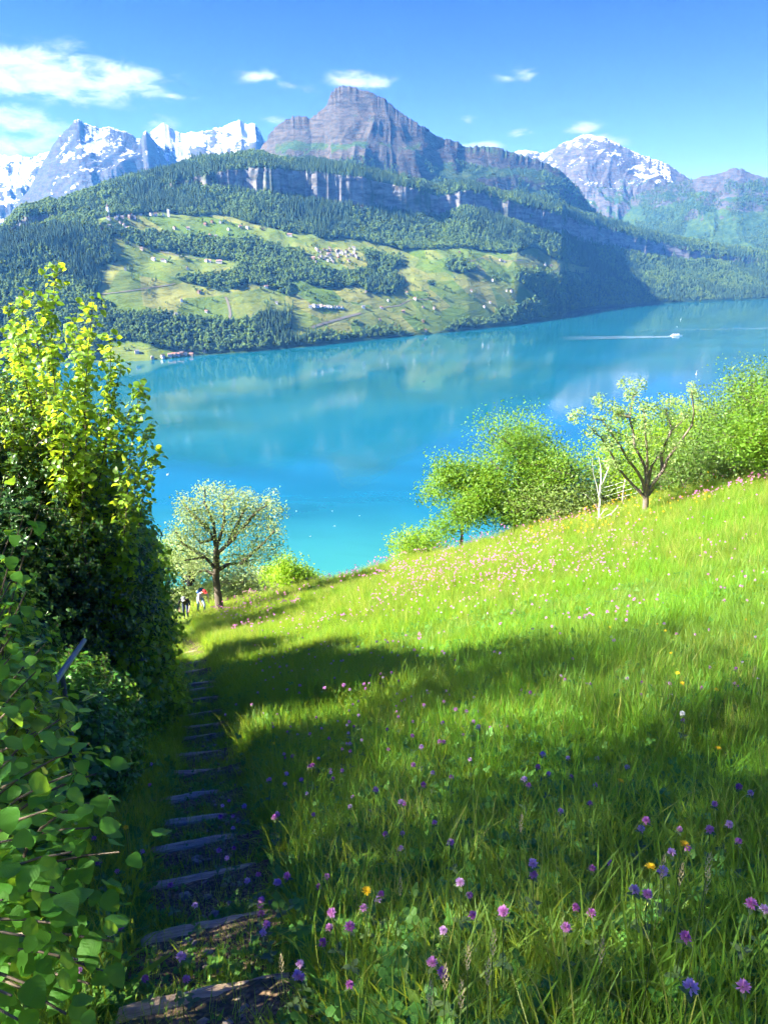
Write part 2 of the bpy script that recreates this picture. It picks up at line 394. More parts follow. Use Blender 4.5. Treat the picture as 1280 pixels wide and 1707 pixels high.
def mountain_mat(name, snow_lo, snow_hi, snow_amt, tree_hi, rock=(0.33, 0.30, 0.28), dark=(0.10, 0.10, 0.11), grassc=(0.13, 0.18, 0.05), snow_dir=None):
    m, nt, out = new_mat(name); b = NB(nt); p = b.pos()
    rockc, rf = rock_nodes(b, p, rock, dark)
    zz = b.n('ShaderNodeSeparateXYZ', ins={'Vector': p}).outputs[2]
    nz = b.n('ShaderNodeSeparateXYZ', ins={'Vector': b.n('ShaderNodeNewGeometry').outputs['Normal']}).outputs[2]
    n = b.noise(p, 0.0055, 8, 0.68); nf = b.noise(p, 0.03, 5, 0.65)
    # vegetation climbs to tree_hi on gentler ground
    veg = b.math('ADD', b.math('DIVIDE', b.math('SUBTRACT', tree_hi, zz), 260.0), b.math('MULTIPLY', b.math('SUBTRACT', n, 0.5), 3.0))
    veg = b.math('ADD', veg, b.math('MULTIPLY', b.math('SUBTRACT', nz, 0.68), 5.0))
    vegf = b.ramp(veg, [(0.3, 0), (0.6, 1)])
    green = b.mix(b.ramp(b.math('ADD', b.math('MULTIPLY', n, .5), b.math('MULTIPLY', nf, .5)), [(0.47, 0), (0.62, 1)]), (0.026, 0.055, 0.020), grassc)
    c = b.mix(vegf, rockc, green)
    if snow_amt > 0:
        sn = b.math('ADD', b.math('DIVIDE', b.math('SUBTRACT', zz, snow_lo), snow_hi-snow_lo), b.math('MULTIPLY', b.math('SUBTRACT', n, 0.5), 3.6))
        sn = b.math('ADD', sn, b.math('MULTIPLY', b.math('SUBTRACT', nz, 0.62), 2.6))
        sn = b.math('SUBTRACT', sn, b.math('MULTIPLY', b.attr('spur'), 0.9))
        sn = b.math('ADD', sn, b.math('MULTIPLY', b.math('SUBTRACT', nf, 0.5), 1.8))
        c = b.mix(b.ramp(sn, [(1.03-snow_amt, 0), (1.09-snow_amt, 1)]), c, (0.50, 0.51, 0.54))
    b.l(b.bsdf(c, 0.95, b.bump(rf, 1.0, 25.0), 0.1).outputs[0], out.inputs[0]); return m
m_table = mountain_mat('table_mountain_rock', 0, 1, 0, 1010, (0.098, 0.082, 0.064), (0.026, 0.024, 0.022), (0.060, 0.085, 0.022))
m_left = mountain_mat('snow_peak_rock', 900, 2100, 0.36, 700, (0.085, 0.085, 0.088), (0.028, 0.029, 0.034), (0.04, 0.07, 0.03))
m_glac = mountain_mat('glacier_rock', 900, 1900, 0.46, 300, (0.085, 0.085, 0.088), (0.03, 0.03, 0.035))
m_rsn = mountain_mat('snow_streak_rock', 900, 1900, 0.44, 900, (0.120, 0.105, 0.093), (0.036, 0.035, 0.035), (0.06, 0.09, 0.03))
m_green = mountain_mat('alp_cover', 0, 1, 0, 860, (0.10, 0.09, 0.08), (0.03, 0.03, 0.03), (0.060, 0.100, 0.022))

SK_GL = [(200,300),(235,262),(250,222),(260,213),(272,204),(282,210),(290,217),(305,222),(320,220),(345,219),(358,214),(370,212),(385,206),(400,199),(405,205),(412,208),(419,206),(425,205),(430,212),(435,221),(442,236),(460,252),(500,275),(560,300)]
mountain('glacier_mountain', SK_GL, 9300, 2500, m_glac, 71, 0.7, 360, 160, 200, 1.0, gul=34)
SK_FL = [(-300,240),(-160,262),(-80,240),(-20,262),(0,256),(15,259),(30,258),(45,262),(58,259),(70,254),(84,252),(110,268),(160,300)]
mountain('snow_mountain', SK_FL, 9700, 2600, m_glac, 171, 0.8, 260, 130, 200, 1.0, gul=30)
SK_L = [(-60,420),(-20,392),(20,350),(48,318),(62,290),(75,266),(90,240),(100,226),(110,217),(118,209),(124,201),(130,199),(137,203),(145,205),(155,210),(165,212),(178,212),(188,213),(200,217),(215,222),(225,228),(236,232),(239,219),(243,217),(250,226),(262,240),(275,252),(290,263),(310,282),(350,310),(420,345)]
mountain('snow_mountain', SK_L, 8600, 2600, m_left, 11, 1.0, 420, 200, 0, 0.95, gul=22)
SK_R = [(780,330),(840,262),(868,249),(890,253),(910,255),(922,249),(932,242),(942,236),(955,232),(966,227),(978,224),(992,226),(1005,229),(1018,234),(1030,240),(1045,248),(1060,255),(1075,260),(1090,265),(1102,269),(1112,273),(1122,281),(1132,287),(1148,298),(1175,315),(1240,345),(1330,380)]
mountain('snow_mountain', SK_R, 10200, 1900, m_rsn, 41, 0.9, 420, 200, 150, 0.9, gul=26)
SK_G = [(930,400),(990,352),(1010,346),(1040,336),(1062,325),(1080,318),(1100,311),(1120,305),(1150,300),(1165,295),(1180,292),(1198,289),(1208,286),(1216,281),(1226,280),(1236,280),(1246,287),(1258,291),(1280,297),(1310,304),(1340,300),(1380,318),(1450,330),(1600,345)]
G_o, G_P, G_t, G_g = mountain('green_mountain', SK_G, 9400, 1500, m_green, 87, 0.6, 380, 180, 0, 0.7, rough=0.8, gul=14)
SK_T = [(380,300),(425,262),(440,240),(450,222),(458,212),(468,204),(478,198),(488,193),(497,192),(508,193),(518,196),(530,188),(540,182),(546,172),(550,156),(558,146),(566,142),(578,142),(590,143),(602,148),(612,152),(624,156),(634,161),(644,165),(652,174),(664,184),(676,191),(688,199),(700,208),(712,213),(722,222),(736,229),(750,233),(762,236),(772,245),(786,244),(800,243),(820,245),(840,249),(862,256),(880,261),(900,268),(918,276),(934,284),(946,296),(958,310),(970,324),(982,340),(996,356),(1030,392),(1080,430)]
T_o, T_P, T_t, T_g = mountain('table_mountain', SK_T, 6000, lambda a_, r_: np.clip(r_-on(cD, a_, 1)+100, 600, 1900), m_table, 5, 0.62, 640, 240, 200, 1.15, rfun=lambda x: 5900+max(0, x-700)*3.2, gul=17, steep=0.5, strata=1.5)

# ---- lake
m, nt, out = new_mat('lake_water'); b = NB(nt); p = b.pos()
mp = b.n('ShaderNodeMapping', ins={'Vector': p, 'Scale': (1, 1, 0)})
mpe = b.n('ShaderNodeMapping', ins={'Vector': p, 'Scale': (0.8, 2.2, 0)})
patch = b.noise(mpe.outputs[0], 0.0016, 4, 0.55, 1.2)
sepp = b.n('ShaderNodeSeparateXYZ', ins={'Vector': p})
shallow = b.math('ADD', b.math('DIVIDE', b.math('SUBTRACT', 1080.0, sepp.outputs[1]), 330.0), b.math('MULTIPLY', b.math('SUBTRACT', patch, 0.5), 1.2))
wc = b.mix(b.ramp(shallow, [(0.0, 0), (1.0, 1)], 'EASE'), (0.004, 0.086, 0.118), (0.026, 0.165, 0.130))
wc = b.mix(b.ramp(patch, [(0.45, 0), (0.60, 0.8)]), wc, (0.003, 0.066, 0.078))
w1 = b.n('ShaderNodeMapping', ins={'Vector': p, 'Scale': (1.0, 0.32, 0), 'Rotation': (0, 0, 0.35)})
wv = b.noise(w1.outputs[0], 0.11, 5, 0.55)
calm = b.ramp(b.noise(mp.outputs[0], 0.0011, 3, 0.5, 0.6), [(0.40, 0.25), (0.62, 1.0)])
bm_ = b.n('ShaderNodeBump', ins={'Distance': 1.0, 'Height': wv}); b.l(b.math('MULTIPLY', calm, 0.26), bm_.inputs['Strength'])
wp = b.bsdf(wc, 0.07, bm_.outputs[0], 0.5); wp.inputs['IOR'].default_value = 1.33
b.l(wp.outputs[0], out.inputs[0])
lk = mesh_np('lake', [(-9000, -200, 0), (14000, -200, 0), (14000, 12500, 0), (-9000, 12500, 0)], np.array([[0, 1, 2, 3]]))
tag(link('lake', lk, m), kind='structure')
# ================================================================== scatter helper (geometry nodes, one point cloud per kind)
def scatter(name, P, rot, scl, protos, mat=None, parent=None, label=None, cat=None, kind='stuff', seed=1):
    """P (n,3) places, rot (n,3) euler, scl (n,) ; protos: list of meshes, picked at random per point"""
    rng = np.random.default_rng(seed); n = len(P); pick = rng.integers(0, len(protos), n)
    me = bpy.data.meshes.new(name); me.vertices.add(n); me.vertices.foreach_set('co', np.asarray(P, np.float32).ravel())
    a = me.attributes.new('rot', 'FLOAT_VECTOR', 'POINT'); a.data.foreach_set('vector', np.asarray(rot, np.float32).ravel())
    a = me.attributes.new('scl', 'FLOAT', 'POINT'); a.data.foreach_set('value', np.asarray(scl, np.float32).ravel())
    a = me.attributes.new('pick', 'INT', 'POINT'); a.data.foreach_set('value', pick.astype(np.int32))
    o = link(name, me, None, parent)
    ng = bpy.data.node_groups.new(name+'_nodes', 'GeometryNodeTree')
    ng.interface.new_socket('Geometry', in_out='INPUT', socket_type='NodeSocketGeometry')
    ng.interface.new_socket('Geometry', in_out='OUTPUT', socket_type='NodeSocketGeometry')
    gi = ng.nodes.new('NodeGroupInput'); go = ng.nodes.new('NodeGroupOutput'); jn = ng.nodes.new('GeometryNodeJoinGeometry')
    def nattr(nm, ty):
        nd = ng.nodes.new('GeometryNodeInputNamedAttribute'); nd.data_type = ty; nd.inputs['Name'].default_value = nm; return nd.outputs['Attribute']
    ra = nattr('rot', 'FLOAT_VECTOR'); sa = nattr('scl', 'FLOAT'); pa = nattr('pick', 'INT')
    for k, pm in enumerate(protos):
        po = bpy.data.objects.new(name+'_piece', pm)
        oi = ng.nodes.new('GeometryNodeObjectInfo'); oi.inputs['Object'].default_value = po; oi.inputs['As Instance'].default_value = True
        cm = ng.nodes.new('FunctionNodeCompare'); cm.data_type = 'INT'; cm.operation = 'EQUAL'
        ii = [s for s in cm.inputs if s.type == 'INT']
        ng.links.new(pa, ii[0]); ii[1].default_value = k
        ip = ng.nodes.new('GeometryNodeInstanceOnPoints')
        ng.links.new(gi.outputs[0], ip.inputs['Points']); ng.links.new(cm.outputs[0], ip.inputs['Selection'])
        ng.links.new(oi.outputs['Geometry'], ip.inputs['Instance'])
        e2r = ng.nodes.new('FunctionNodeEulerToRotation'); ng.links.new(ra, e2r.inputs[0]); ng.links.new(e2r.outputs[0], ip.inputs['Rotation'])
        ng.links.new(sa, ip.inputs['Scale']); ng.links.new(ip.outputs[0], jn.inputs[0])
    ng.links.new(jn.outputs[0], go.inputs[0])
    md = o.modifiers.new('scatter', 'NODES'); md.node_group = ng
    tag(o, label, cat, None, kind); return o

# ------------------------------------------------------------------ far trees
def blob_tree(seed, h=1.0, w=0.36, lobes=7, mat=None):
    """broadleaf tree at a distance: many small leaf clumps round a lumpy crown, on a short trunk"""
    rng = np.random.default_rng(seed); bm = bmesh.new()
    bmesh.ops.create_cone(bm, segments=5, radius1=0.03*h, radius2=0.015*h, depth=0.5*h, matrix=Matrix.Translation((0, 0, 0.22*h)))
    for k in range(lobes):
        a = rng.uniform(0, 6.28); rr = w*rng.uniform(0.1, 0.62); zz = h*rng.uniform(0.32, 0.84)
        rad = w*rng.uniform(0.36, 0.56)*(1.25-zz/h*0.5)
        ret = bmesh.ops.create_icosphere(bm, subdivisions=1, radius=rad, matrix=Matrix.Translation((rr*math.cos(a), rr*math.sin(a), zz)) @ Matrix.Rotation(rng.uniform(0, 3), 4, 'Z'))
        for v in ret['verts']: v.co += Vector(rng.normal(0, rad*0.16, 3))
    me = bpy.data.meshes.new('far_tree'); bm.to_mesh(me); bm.free(); me.materials.append(mat); return me
def spruce_tree(seed, mat=None):
    rng = np.random.default_rng(seed); bm = bmesh.new()
    bmesh.ops.create_cone(bm, segments=5, radius1=0.025, radius2=0.01, depth=0.4, matrix=Matrix.Translation((0, 0, 0.18)))
    for k in range(5):
        z = 0.16+k*0.165
        ret = bmesh.ops.create_cone(bm, segments=8, radius1=0.185*(1-k*0.16), radius2=0.01, depth=0.30, matrix=Matrix.Translation((0, 0, z+0.1)) @ Matrix.Rotation(rng.uniform(0, 3), 4, 'Z'))
        for v in ret['verts']: v.co += Vector(rng.normal(0, 0.014, 3))
    me = bpy.data.meshes.new('far_spruce'); bm.to_mesh(me); bm.free(); me.materials.append(mat); return me
def far_leaf_mat(name, c0, c1):
    m, nt, out = new_mat(name); b = NB(nt)
    c = b.mix(b.rnd(), c0, c1)
    c = b.mix(b.ramp(b.noise(b.pos(), 0.25, 2), [(0.35, 0), (0.65, 1)]), b.mix(0.45, c, (0.01, 0.02, 0.008)), c)
    c = b.mix(b.math('MULTIPLY', b.noise(b.pos(), 0.0045, 3), 0.5), c, (c1[0]*1.9, c1[1]*1.6, c1[2]))
    b.l(b.bsdf(c, 0.85, spec=0.15).outputs[0], out.inputs[0]); return m
mt_leaf = far_leaf_mat('far_broadleaf', (0.024, 0.058, 0.012), (0.078, 0.132, 0.022))
mt_spr = far_leaf_mat('far_spruce', (0.014, 0.036, 0.015), (0.034, 0.068, 0.022))
BT = [blob_tree(s, mat=mt_leaf) for s in (1, 2, 3, 4)]; ST = [spruce_tree(s, mt_spr) for s in (5, 6, 7)]
rng = np.random.default_rng(12)
def hill_z(az, r):
    sh = 40*ridged(az*30, r/500, 3, 31)+40*vnoise(az*9, az*0+.7, 77)+14*vnoise(az*520, r/60, 4)
    return hill_height(az, r+sh*sstep(0, 160, r-on(cB, az, 1)+160)*sstep(0, 150, on(cD, az, 1)-r))
N = 105000
az = rng.uniform(float(az_tan(-200, 600)[0]), float(az_tan(1480, 500)[0]), N)
u = rng.uniform(0, 1, N); r0 = on(cS, az, 1)+12; r1 = on(cD, az, 1)+90
r = np.sqrt(r0*r0+u*(r1*r1-r0*r0))
dens = np.where(r > 4800, 0.72, 1.0)
z, cl = hill_z(az, r); z2, _ = hill_z(az, r+12.0)
x, y = r*np.sin(az), r*np.cos(az); pxx, pyy = project(x, y, z)
fm = wide_mask(pxx+5*fbm(x/120, y/120, 3, 21), pyy+2.5*fbm(x/120+40, y/120, 3, 22))
slope = np.abs(z2-z)/12.0
fm2 = wide_mask(pxx, pyy-4.0)
keep = (~fm) & ~(fm2 & (rng.uniform(0, 1, N) < .75)) & ~((slope > 1.15) & (cl > 0.25)) & (rng.uniform(0, 1, N) < dens*(0.80+0.35*fbm(x/150, y/150, 2, 61)))
# a sprinkle of hedgerow trees in the fields
hedge = fm & (np.abs(vnoise(x/95, y/55, 91)) < 0.05) & (rng.uniform(0, 1, N) < 0.45)
keep |= hedge
keep &= z > 1.5
con = (fbm(x/320, y/320, 3, 44)+0.25*sstep(250, 650, z)+rng.uniform(-.25, .25, N)) > 0.16
P = np.stack([x, y, z-0.6], -1)
def tree_args(m, s0, s1, sd):
    n = int(m.sum()); g = np.random.default_rng(sd)
    return P[m], np.stack([g.normal(0, .03, n), g.normal(0, .03, n), g.uniform(0, 6.28, n)], -1), g.uniform(s0, s1, n)*np.where(hedge[m], 0.6, 1)*(1+.35*fbm(P[m][:, 0]/40, P[m][:, 1]/40, 2, sd+70))
print('far trees', keep.sum())
scatter('broadleaf_forest', *tree_args(keep & ~con, 13, 25, 1), BT, label='mixed broadleaf forest covering the far hillside', cat='forest', seed=2)
scatter('spruce_forest', *tree_args(keep & con, 16, 31, 2), ST, label='dark spruce forest among the far hillside woods', cat='forest', seed=3)
# woods on the slopes of the mountains behind
def mountain_wood(name, PP, tt_, n, lo, hi, seed, label):
    g = np.random.default_rng(seed)
    i = g.integers(0, len(PP), n*3); q = PP[i]; 
    k = (q[:, 2] < hi+120*fbm(q[:, 0]/300, q[:, 1]/300, 3, seed)) & (q[:, 2] > lo) & (tt_[i] < 0.999) & (fbm(q[:, 0]/260, q[:, 1]/260, 3, seed+3) > -0.12)
    q = q[k][:n]+g.normal(0, 7, (min(n, int(k.sum())), 3))*np.array([1, 1, 0])
    m_ = len(q)
    scatter(name, q-np.array([0, 0, 1.5]), np.stack([np.zeros(m_), np.zeros(m_), g.uniform(0, 6.28, m_)], -1), g.uniform(15, 26, m_), ST+BT[:2], label=label, cat='forest', seed=seed)
mountain_wood('mountain_forest', T_P, T_t, 15000, 500, 900, 31, 'sparse forest climbing the flanks of the table mountain')
mountain_wood('mountain_forest', G_P, G_t, 14000, 150, 1020, 33, 'patchy forest on the green mountain above the far shore')

# ------------------------------------------------------------------ haze
m, nt, out = new_mat('haze_air'); b = NB(nt)
pv = nt.nodes.new('ShaderNodeVolumePrincipled'); pv.inputs['Color'].default_value = (0.12, 0.45, 1.0, 1); pv.inputs['Density'].default_value = 0.000038
pv.inputs['Anisotropy'].default_value = 0.2
b.l(pv.outputs[0], out.inputs['Volume'])
hz0, hz1 = Vector((-10500, -300, -260)), Vector((15500, 13000, 1860))
vv = [(x, y, z) for z in (hz0.z, hz1.z) for y in (hz0.y, hz1.y) for x in (hz0.x, hz1.x)]
hme = mesh_np('haze', vv, np.array([[0, 2, 3, 1], [4, 5, 7, 6], [0, 1, 5, 4], [2, 6, 7, 3], [0, 4, 6, 2], [1, 3, 7, 5]]))
tag(link('haze', hme, m), kind='stuff')
m.cycles.homogeneous_volume = True
# ================================================================== NEAR HILL
def pathx(y): y = np.asarray(y, float); return -0.12-0.245*y-0.0012*np.maximum(y, 0)**2
def ground0(x, y):
    """smooth hill, relative to the camera"""
    x = np.asarray(x, float); y = np.asarray(y, float)
    s1, s2 = 0.52, 0.385
    Pz = np.where(y < 10, s1*y, np.where(y < 18, s1*y-(s1-s2)*(y-10)**2/16, s1*18-(s1-s2)*4+s2*(y-18)))
    dx = x-pathx(np.minimum(y, 60)); yy = np.clip(y/38, 0, 1.2)
    z = -1.6-Pz+0.225*np.clip(dx, -60, 60)+yy*(-0.7+0.0023*np.minimum(np.abs(dx), 40)**2*np.where(dx > 0, 1, 0.1))
    e = np.maximum(y-(36-0.10*x), 0)
    z = z-0.022*np.minimum(e, 18)**2-np.maximum(e-18, 0)*0.42
    return np.maximum(z, -318-np.maximum(y-430, 0)*0.028)
def ground(x, y):
    x = np.asarray(x, float); y = np.asarray(y, float)
    z = ground0(x, y)
    near = sstep(90, 50, y)
    d = x-pathx(y)
    z = z+near*(0.16*fbm(x/2.6, y/2.6, 3, 201)+0.035*fbm(x/0.5, y/0.5, 2, 207))*sstep(0.15, 0.9, np.abs(d))
    z = z+near*0.16*sstep(0.35, 0.75, d)*sstep(3.0, 0.9, d)*(0.6+0.8*vnoise(y/1.7, y*0, 3))   # little bank on the upper side
    z = z-near*0.05*sstep(0.55, 0.35, np.abs(d))
    return z
def G(x, y): return H+ground(x, y)
def hit(px, py, lift=0.0, tmax=120):
    """where the line of sight through a photo pixel meets the ground (plus lift)"""
    d = ray(px, py); t = np.concatenate([np.linspace(0.8, 30, 2400), np.linspace(30, tmax, 1500)])
    q = t[:, None]*d[None, :]
    below = q[:, 2] < ground(q[:, 0], q[:, 1])+lift
    k = int(np.argmax(below)) if below.any() else len(t)-1
    return np.array([q[k, 0], q[k, 1], H+float(ground(q[k, 0], q[k, 1]))])

ys = np.concatenate([np.linspace(-60, -4, 40), np.linspace(-3.8, 14, 260), np.linspace(14.1, 60, 230), np.linspace(61, 820, 160)])
xs = np.concatenate([np.linspace(-700, -45, 36), np.linspace(-43, -9, 60), np.linspace(-8.9, 9, 260), np.linspace(9.1, 45, 150), np.linspace(48, 800, 36)])
XX, YY = np.meshgrid(xs, ys, indexing='ij')
ZZ = G(XX, YY)+sstep(80, 200, YY)*sstep(760, 400, YY)*6*fbm(XX/60, YY/60, 3, 5)
ZZ = np.where(YY > 440, np.minimum(ZZ, 14-(YY-440)*0.047+1.2*fbm(XX/80, YY/80, 2, 8)), ZZ)
nm = mesh_np('meadow', np.stack([XX, YY, ZZ], -1).reshape(-1, 3), grid_faces(len(xs), len(ys)), True)
m, nt, out = new_mat('meadow_soil'); b = NB(nt); p = b.pos()
n1_ = b.noise(p, 1.3, 5); n2_ = b.noise(p, 14, 4, 0.65)
c = b.mix(b.ramp(n1_, [(0.35, 0), (0.65, 1)]), (0.070, 0.125, 0.016), (0.130, 0.190, 0.025))
c = b.mix(b.ramp(n2_, [(0.50, 0), (0.72, 0.8)]), c, (0.060, 0.046, 0.026))
b.l(b.bsdf(c, 0.95, b.bump(n2_, 0.8, 0.05), 0.1).outputs[0], out.inputs[0])
tag(link('meadow', nm, m), kind='structure')

# ------------------------------------------------------------------ path with log steps
LOGS = [((222,1712),(464,1660)), ((255,1587),(437,1546)), ((246,1496),(414,1463)), ((248,1434),(384,1411)), ((241,1389),(370,1373)), ((260,1349),(358,1331)),
        ((268,1299),(357,1293)), ((286,1269),(364,1261)), ((297,1240),(359,1231)), ((301,1219),(362,1214)), ((313,1197),(364,1190)), ((313,1172),(361,1167)),
        ((310,1156),(358,1149)), ((311,1145),(358,1139)), ((306,1124),(342,1119)), ((302,1111),(334,1106)), ((297,1094),(327,1088))]
log_ends = []
for a_, c_ in LOGS:
    A_, C_ = hit(*a_), hit(*c_); log_ends.append((A_, C_))
# trodden soil sheet: level treads held by the logs
ly = np.array([0.5*(A_[1]+C_[1]) for A_, C_ in log_ends]); lz = np.array([0.5*(A_[2]+C_[2]) for A_, C_ in log_ends])
pv_y = np.concatenate([np.linspace(0.3, 14, 420), np.linspace(14.05, 27, 200)])
pv_w = np.linspace(-0.55, 0.55, 26)
YY2, WW = np.meshgrid(pv_y, pv_w, indexing='ij')
XX2 = pathx(YY2)+WW
ytilt = YY2-WW*0.30
zlin = G(XX2, YY2)
kk = np.clip(np.searchsorted(ly, ytilt), 0, len(ly)-1)
frac = np.clip((ly[kk]-ytilt)/0.7, 0, 1)                 # distance on the uphill side of the next log
tread = 0.075*(1-frac)-0.045*frac
edge = sstep(0.55, 0.36, np.abs(WW))
ZZ2 = zlin+0.012*edge+edge*tread*np.where(YY2 < ly[-1], 1, 0)-0.10*(1-edge)+0.012*fbm(XX2/0.12, YY2/0.12, 3, 77)
pm = mesh_np('path', np.stack([XX2, YY2, ZZ2], -1).reshape(-1, 3), grid_faces(len(pv_y), len(pv_w)), True)
m, nt, out = new_mat('path_soil'); b = NB(nt); p = b.pos()
vo = b.n('ShaderNodeTexVoronoi', ins={'Vector': p, 'Scale': 42.0})
n2_ = b.noise(p, 9, 5, 0.65)
c = b.mix(b.ramp(vo.outputs['Distance'], [(0.1, 0), (0.7, 1)]), (0.210, 0.140, 0.075), (0.085, 0.056, 0.028))
c = b.mix(b.ramp(n2_, [(0.45, 0), (0.62, 0.8)]), c, (0.050, 0.058, 0.022))
b.l(b.bsdf(c, 0.95, b.bump(vo.outputs['Distance'], 0.7, -0.02), 0.2).outputs[0], out.inputs[0])
path = link('path', pm, m); tag(path, kind='structure')

m_log, nt, out = new_mat('weathered_wood'); b = NB(nt); p = b.obj()
mp = b.n('ShaderNodeMapping', ins={'Vector': p, 'Scale': (2.0, 26, 26)})
g1 = b.noise(mp.outputs[0], 2.2, 6, 0.65, 0.8); g2 = b.noise(p, 5, 4)
c = b.mix(b.ramp(g1, [(0.30, 0), (0.68, 1)]), (0.200, 0.130, 0.070), (0.560, 0.410, 0.240))
c = b.mix(b.ramp(g2, [(0.52, 0), (0.70, 0.65)]), c, (0.120, 0.120, 0.060))
b.l(b.bsdf(c, 0.88, b.bump(g1, 0.9, 0.012), 0.2).outputs[0], out.inputs[0])
def tube(points, radii, sides=8, cap=True):
    pts = [Vector(p_) for p_ in points]; n = len(pts); V_ = []; up = Vector((0.13, 0.21, 1)).normalized()
    for i in range(n):
        t = (pts[min(i+1, n-1)]-pts[max(i-1, 0)])
        t = t.normalized() if t.length > 1e-9 else Vector((0, 0, 1))
        a = t.cross(up) if abs(t.dot(up)) < 0.97 else t.cross(Vector((1, 0, 0)))
        a.normalize(); c2 = t.cross(a)
        for k in range(sides):
            th = 2*math.pi*k/sides; V_.append(pts[i]+radii[i]*(math.cos(th)*a+math.sin(th)*c2))
    F_ = [(i*sides+k, i*sides+(k+1) % sides, (i+1)*sides+(k+1) % sides, (i+1)*sides+k) for i in range(n-1) for k in range(sides)]
    return V_, F_
rl = random.Random(4)
for i, (A_, C_) in enumerate(log_ends):
    L = float(np.linalg.norm(C_-A_))+0.10; rad = (0.052 if i else 0.06)*rl.uniform(0.92, 1.12)
    n = 14; sd_ = 9; pts = []; rr = []
    bend = rl.uniform(-.012, .012)
    Vl = []; 
    for k in range(n):
        u = k/(n-1); x_ = (u-0.5)*L; r_ = rad*(1+0.10*math.sin(5*u+i)+rl.uniform(-.05, .05))*(0.82 if k in (0, n-1) else 1)
        for s_ in range(sd_):
            th = 2*math.pi*s_/sd_
            yy_ = r_*1.05*math.cos(th)*(1+rl.uniform(-.05, .05)); zz_ = 0.74*r_*math.sin(th)*(1+rl.uniform(-.06, .06))
            if zz_ > 0: zz_ = min(zz_, 0.62*r_)+rl.uniform(-.002, .002)         # trodden flat on top
            Vl.append((x_, yy_+bend*math.sin(math.pi*u), zz_))
    Fl = [(a*sd_+k, a*sd_+(k+1) % sd_, (a+1)*sd_+(k+1) % sd_, (a+1)*sd_+k) for a in range(n-1) for k in range(sd_)]
    me = bpy.data.meshes.new('log_step'); me.from_pydata(Vl, [], Fl+[tuple(range(sd_))[::-1], tuple(range((n-1)*sd_, n*sd_))]); me.update()
    o = link('log_step', me, m_log, path)
    mid = (A_+C_)/2; d_ = C_-A_
    o.location = (mid[0], mid[1], 0.5*(A_[2]+C_[2])+0.045); o.rotation_euler = (0, -math.atan2(d_[2], math.hypot(d_[0], d_[1])), math.atan2(d_[1], d_[0]))
# loose stones on the treads
def stone_mesh(seed):
    bm = bmesh.new(); g = random.Random(seed); bmesh.ops.create_icosphere(bm, subdivisions=1, radius=1.0)
    for v in bm.verts: v.co = Vector((v.co.x*g.uniform(.8, 1.2), v.co.y*g.uniform(.7, 1.1), v.co.z*g.uniform(.45, .7)))
    me = bpy.data.meshes.new('stone'); bm.to_mesh(me); bm.free(); return me
m_stone = plain_mat('path_stone', (0.20, 0.160, 0.115), 0.85, 0.5, 3)
stones = [stone_mesh(s) for s in range(4)]
for s in stones: s.materials.append(m_stone)
g = np.random.default_rng(5); n = 800
yy = g.uniform(1.2, 16, n); nx = np.clip(np.searchsorted(ly, yy), 0, len(ly)-1)
yy = np.where(g.uniform(0, 1, n) < 0.8, ly[nx]-0.06-g.exponential(0.10, n), yy); ww = g.normal(0, 0.16, n); xx = pathx(yy)+ww
zz = G(xx, yy)+0.05
scatter('gravel', np.stack([xx, yy, zz], -1), g.uniform(-.4, .4, (n, 3))*np.array([1, 1, 8]), g.gamma(2.2, 0.006, n)+0.006, stones, parent=path)

# ------------------------------------------------------------------ grass
def blades(seed, n, L0, L1, W, spread, lean=0.5, seg=3):
    g = np.random.default_rng(seed); V_ = []; F3 = []; F4 = []
    for k in range(n):
        a = g.uniform(0, 6.28); bx_, by_ = g.normal(0, spread, 2); L = g.uniform(L0, L1); w = W*g.uniform(0.6, 1.25)
        dirx, diry = math.cos(a), math.sin(a); ln = abs(g.normal(0, lean))+0.08; tw = a+math.pi/2+g.normal(0, .5)
        wx, wy = math.cos(tw), math.sin(tw); base = len(V_); x_, y_, z_ = bx_, by_, -0.02
        ang = ln*0.35
        for s_ in range(seg):
            ww_ = w*(1-0.25*s_/seg)*(0.75 if s_ == 0 else 1)
            V_ += [(x_-wx*ww_/2, y_-wy*ww_/2, z_), (x_+wx*ww_/2, y_+wy*ww_/2, z_)]
            x_ += dirx*math.sin(ang)*L/seg; y_ += diry*math.sin(ang)*L/seg; z_ += math.cos(ang)*L/seg; ang += ln*0.75/seg*2
        V_.append((x_, y_, z_))
        for s_ in range(seg-1): q = base+2*s_; F4.append((q, q+1, q+3, q+2))
        q = base+2*(seg-1); F3.append((q, q+1, q+2))
    return mesh_np('grass', np.array(V_), [np.array(F4), np.array(F3)] if F4 else [np.array(F3)])
def clover_tuft(seed, n=12, mat=None):
    g = np.random.default_rng(seed); V_ = []; F3 = []
    for k in range(n):
        x_, y_ = g.normal(0, 0.06, 2); h = g.uniform(0.05, 0.17); R = g.uniform(0.010, 0.019)
        base = len(V_); V_ += [(x_*0.6-.0012, y_*0.6, -.01), (x_*0.6+.0012, y_*0.6, -.01), (x_, y_, h)]; F3.append((base, base+1, base+2))
        t0 = g.uniform(0, 6.28); tx, ty = g.normal(0, .35, 2)
        for j in range(3):
            t = t0+j*2.094; cx, cy = x_+math.cos(t)*R*1.05, y_+math.sin(t)*R*1.05; c0 = len(V_)
            V_.append((x_, y_, h))
            for q in range(7):
                u = t-math.pi*0.9+q*math.pi*0.3
                X, Y = cx+R*math.cos(u)*0.98, cy+R*math.sin(u)*0.98
                V_.append((X, Y, h+(X-x_)*tx+(Y-y_)*ty+0.25*R*(1 if q in (0, 6, 3) else 0)))
            for q in range(6): F3.append((c0, c0+1+q, c0+2+q))
    me = mesh_np('clover_leaves', np.array(V_), np.array(F3)); me.materials.append(mat); return me
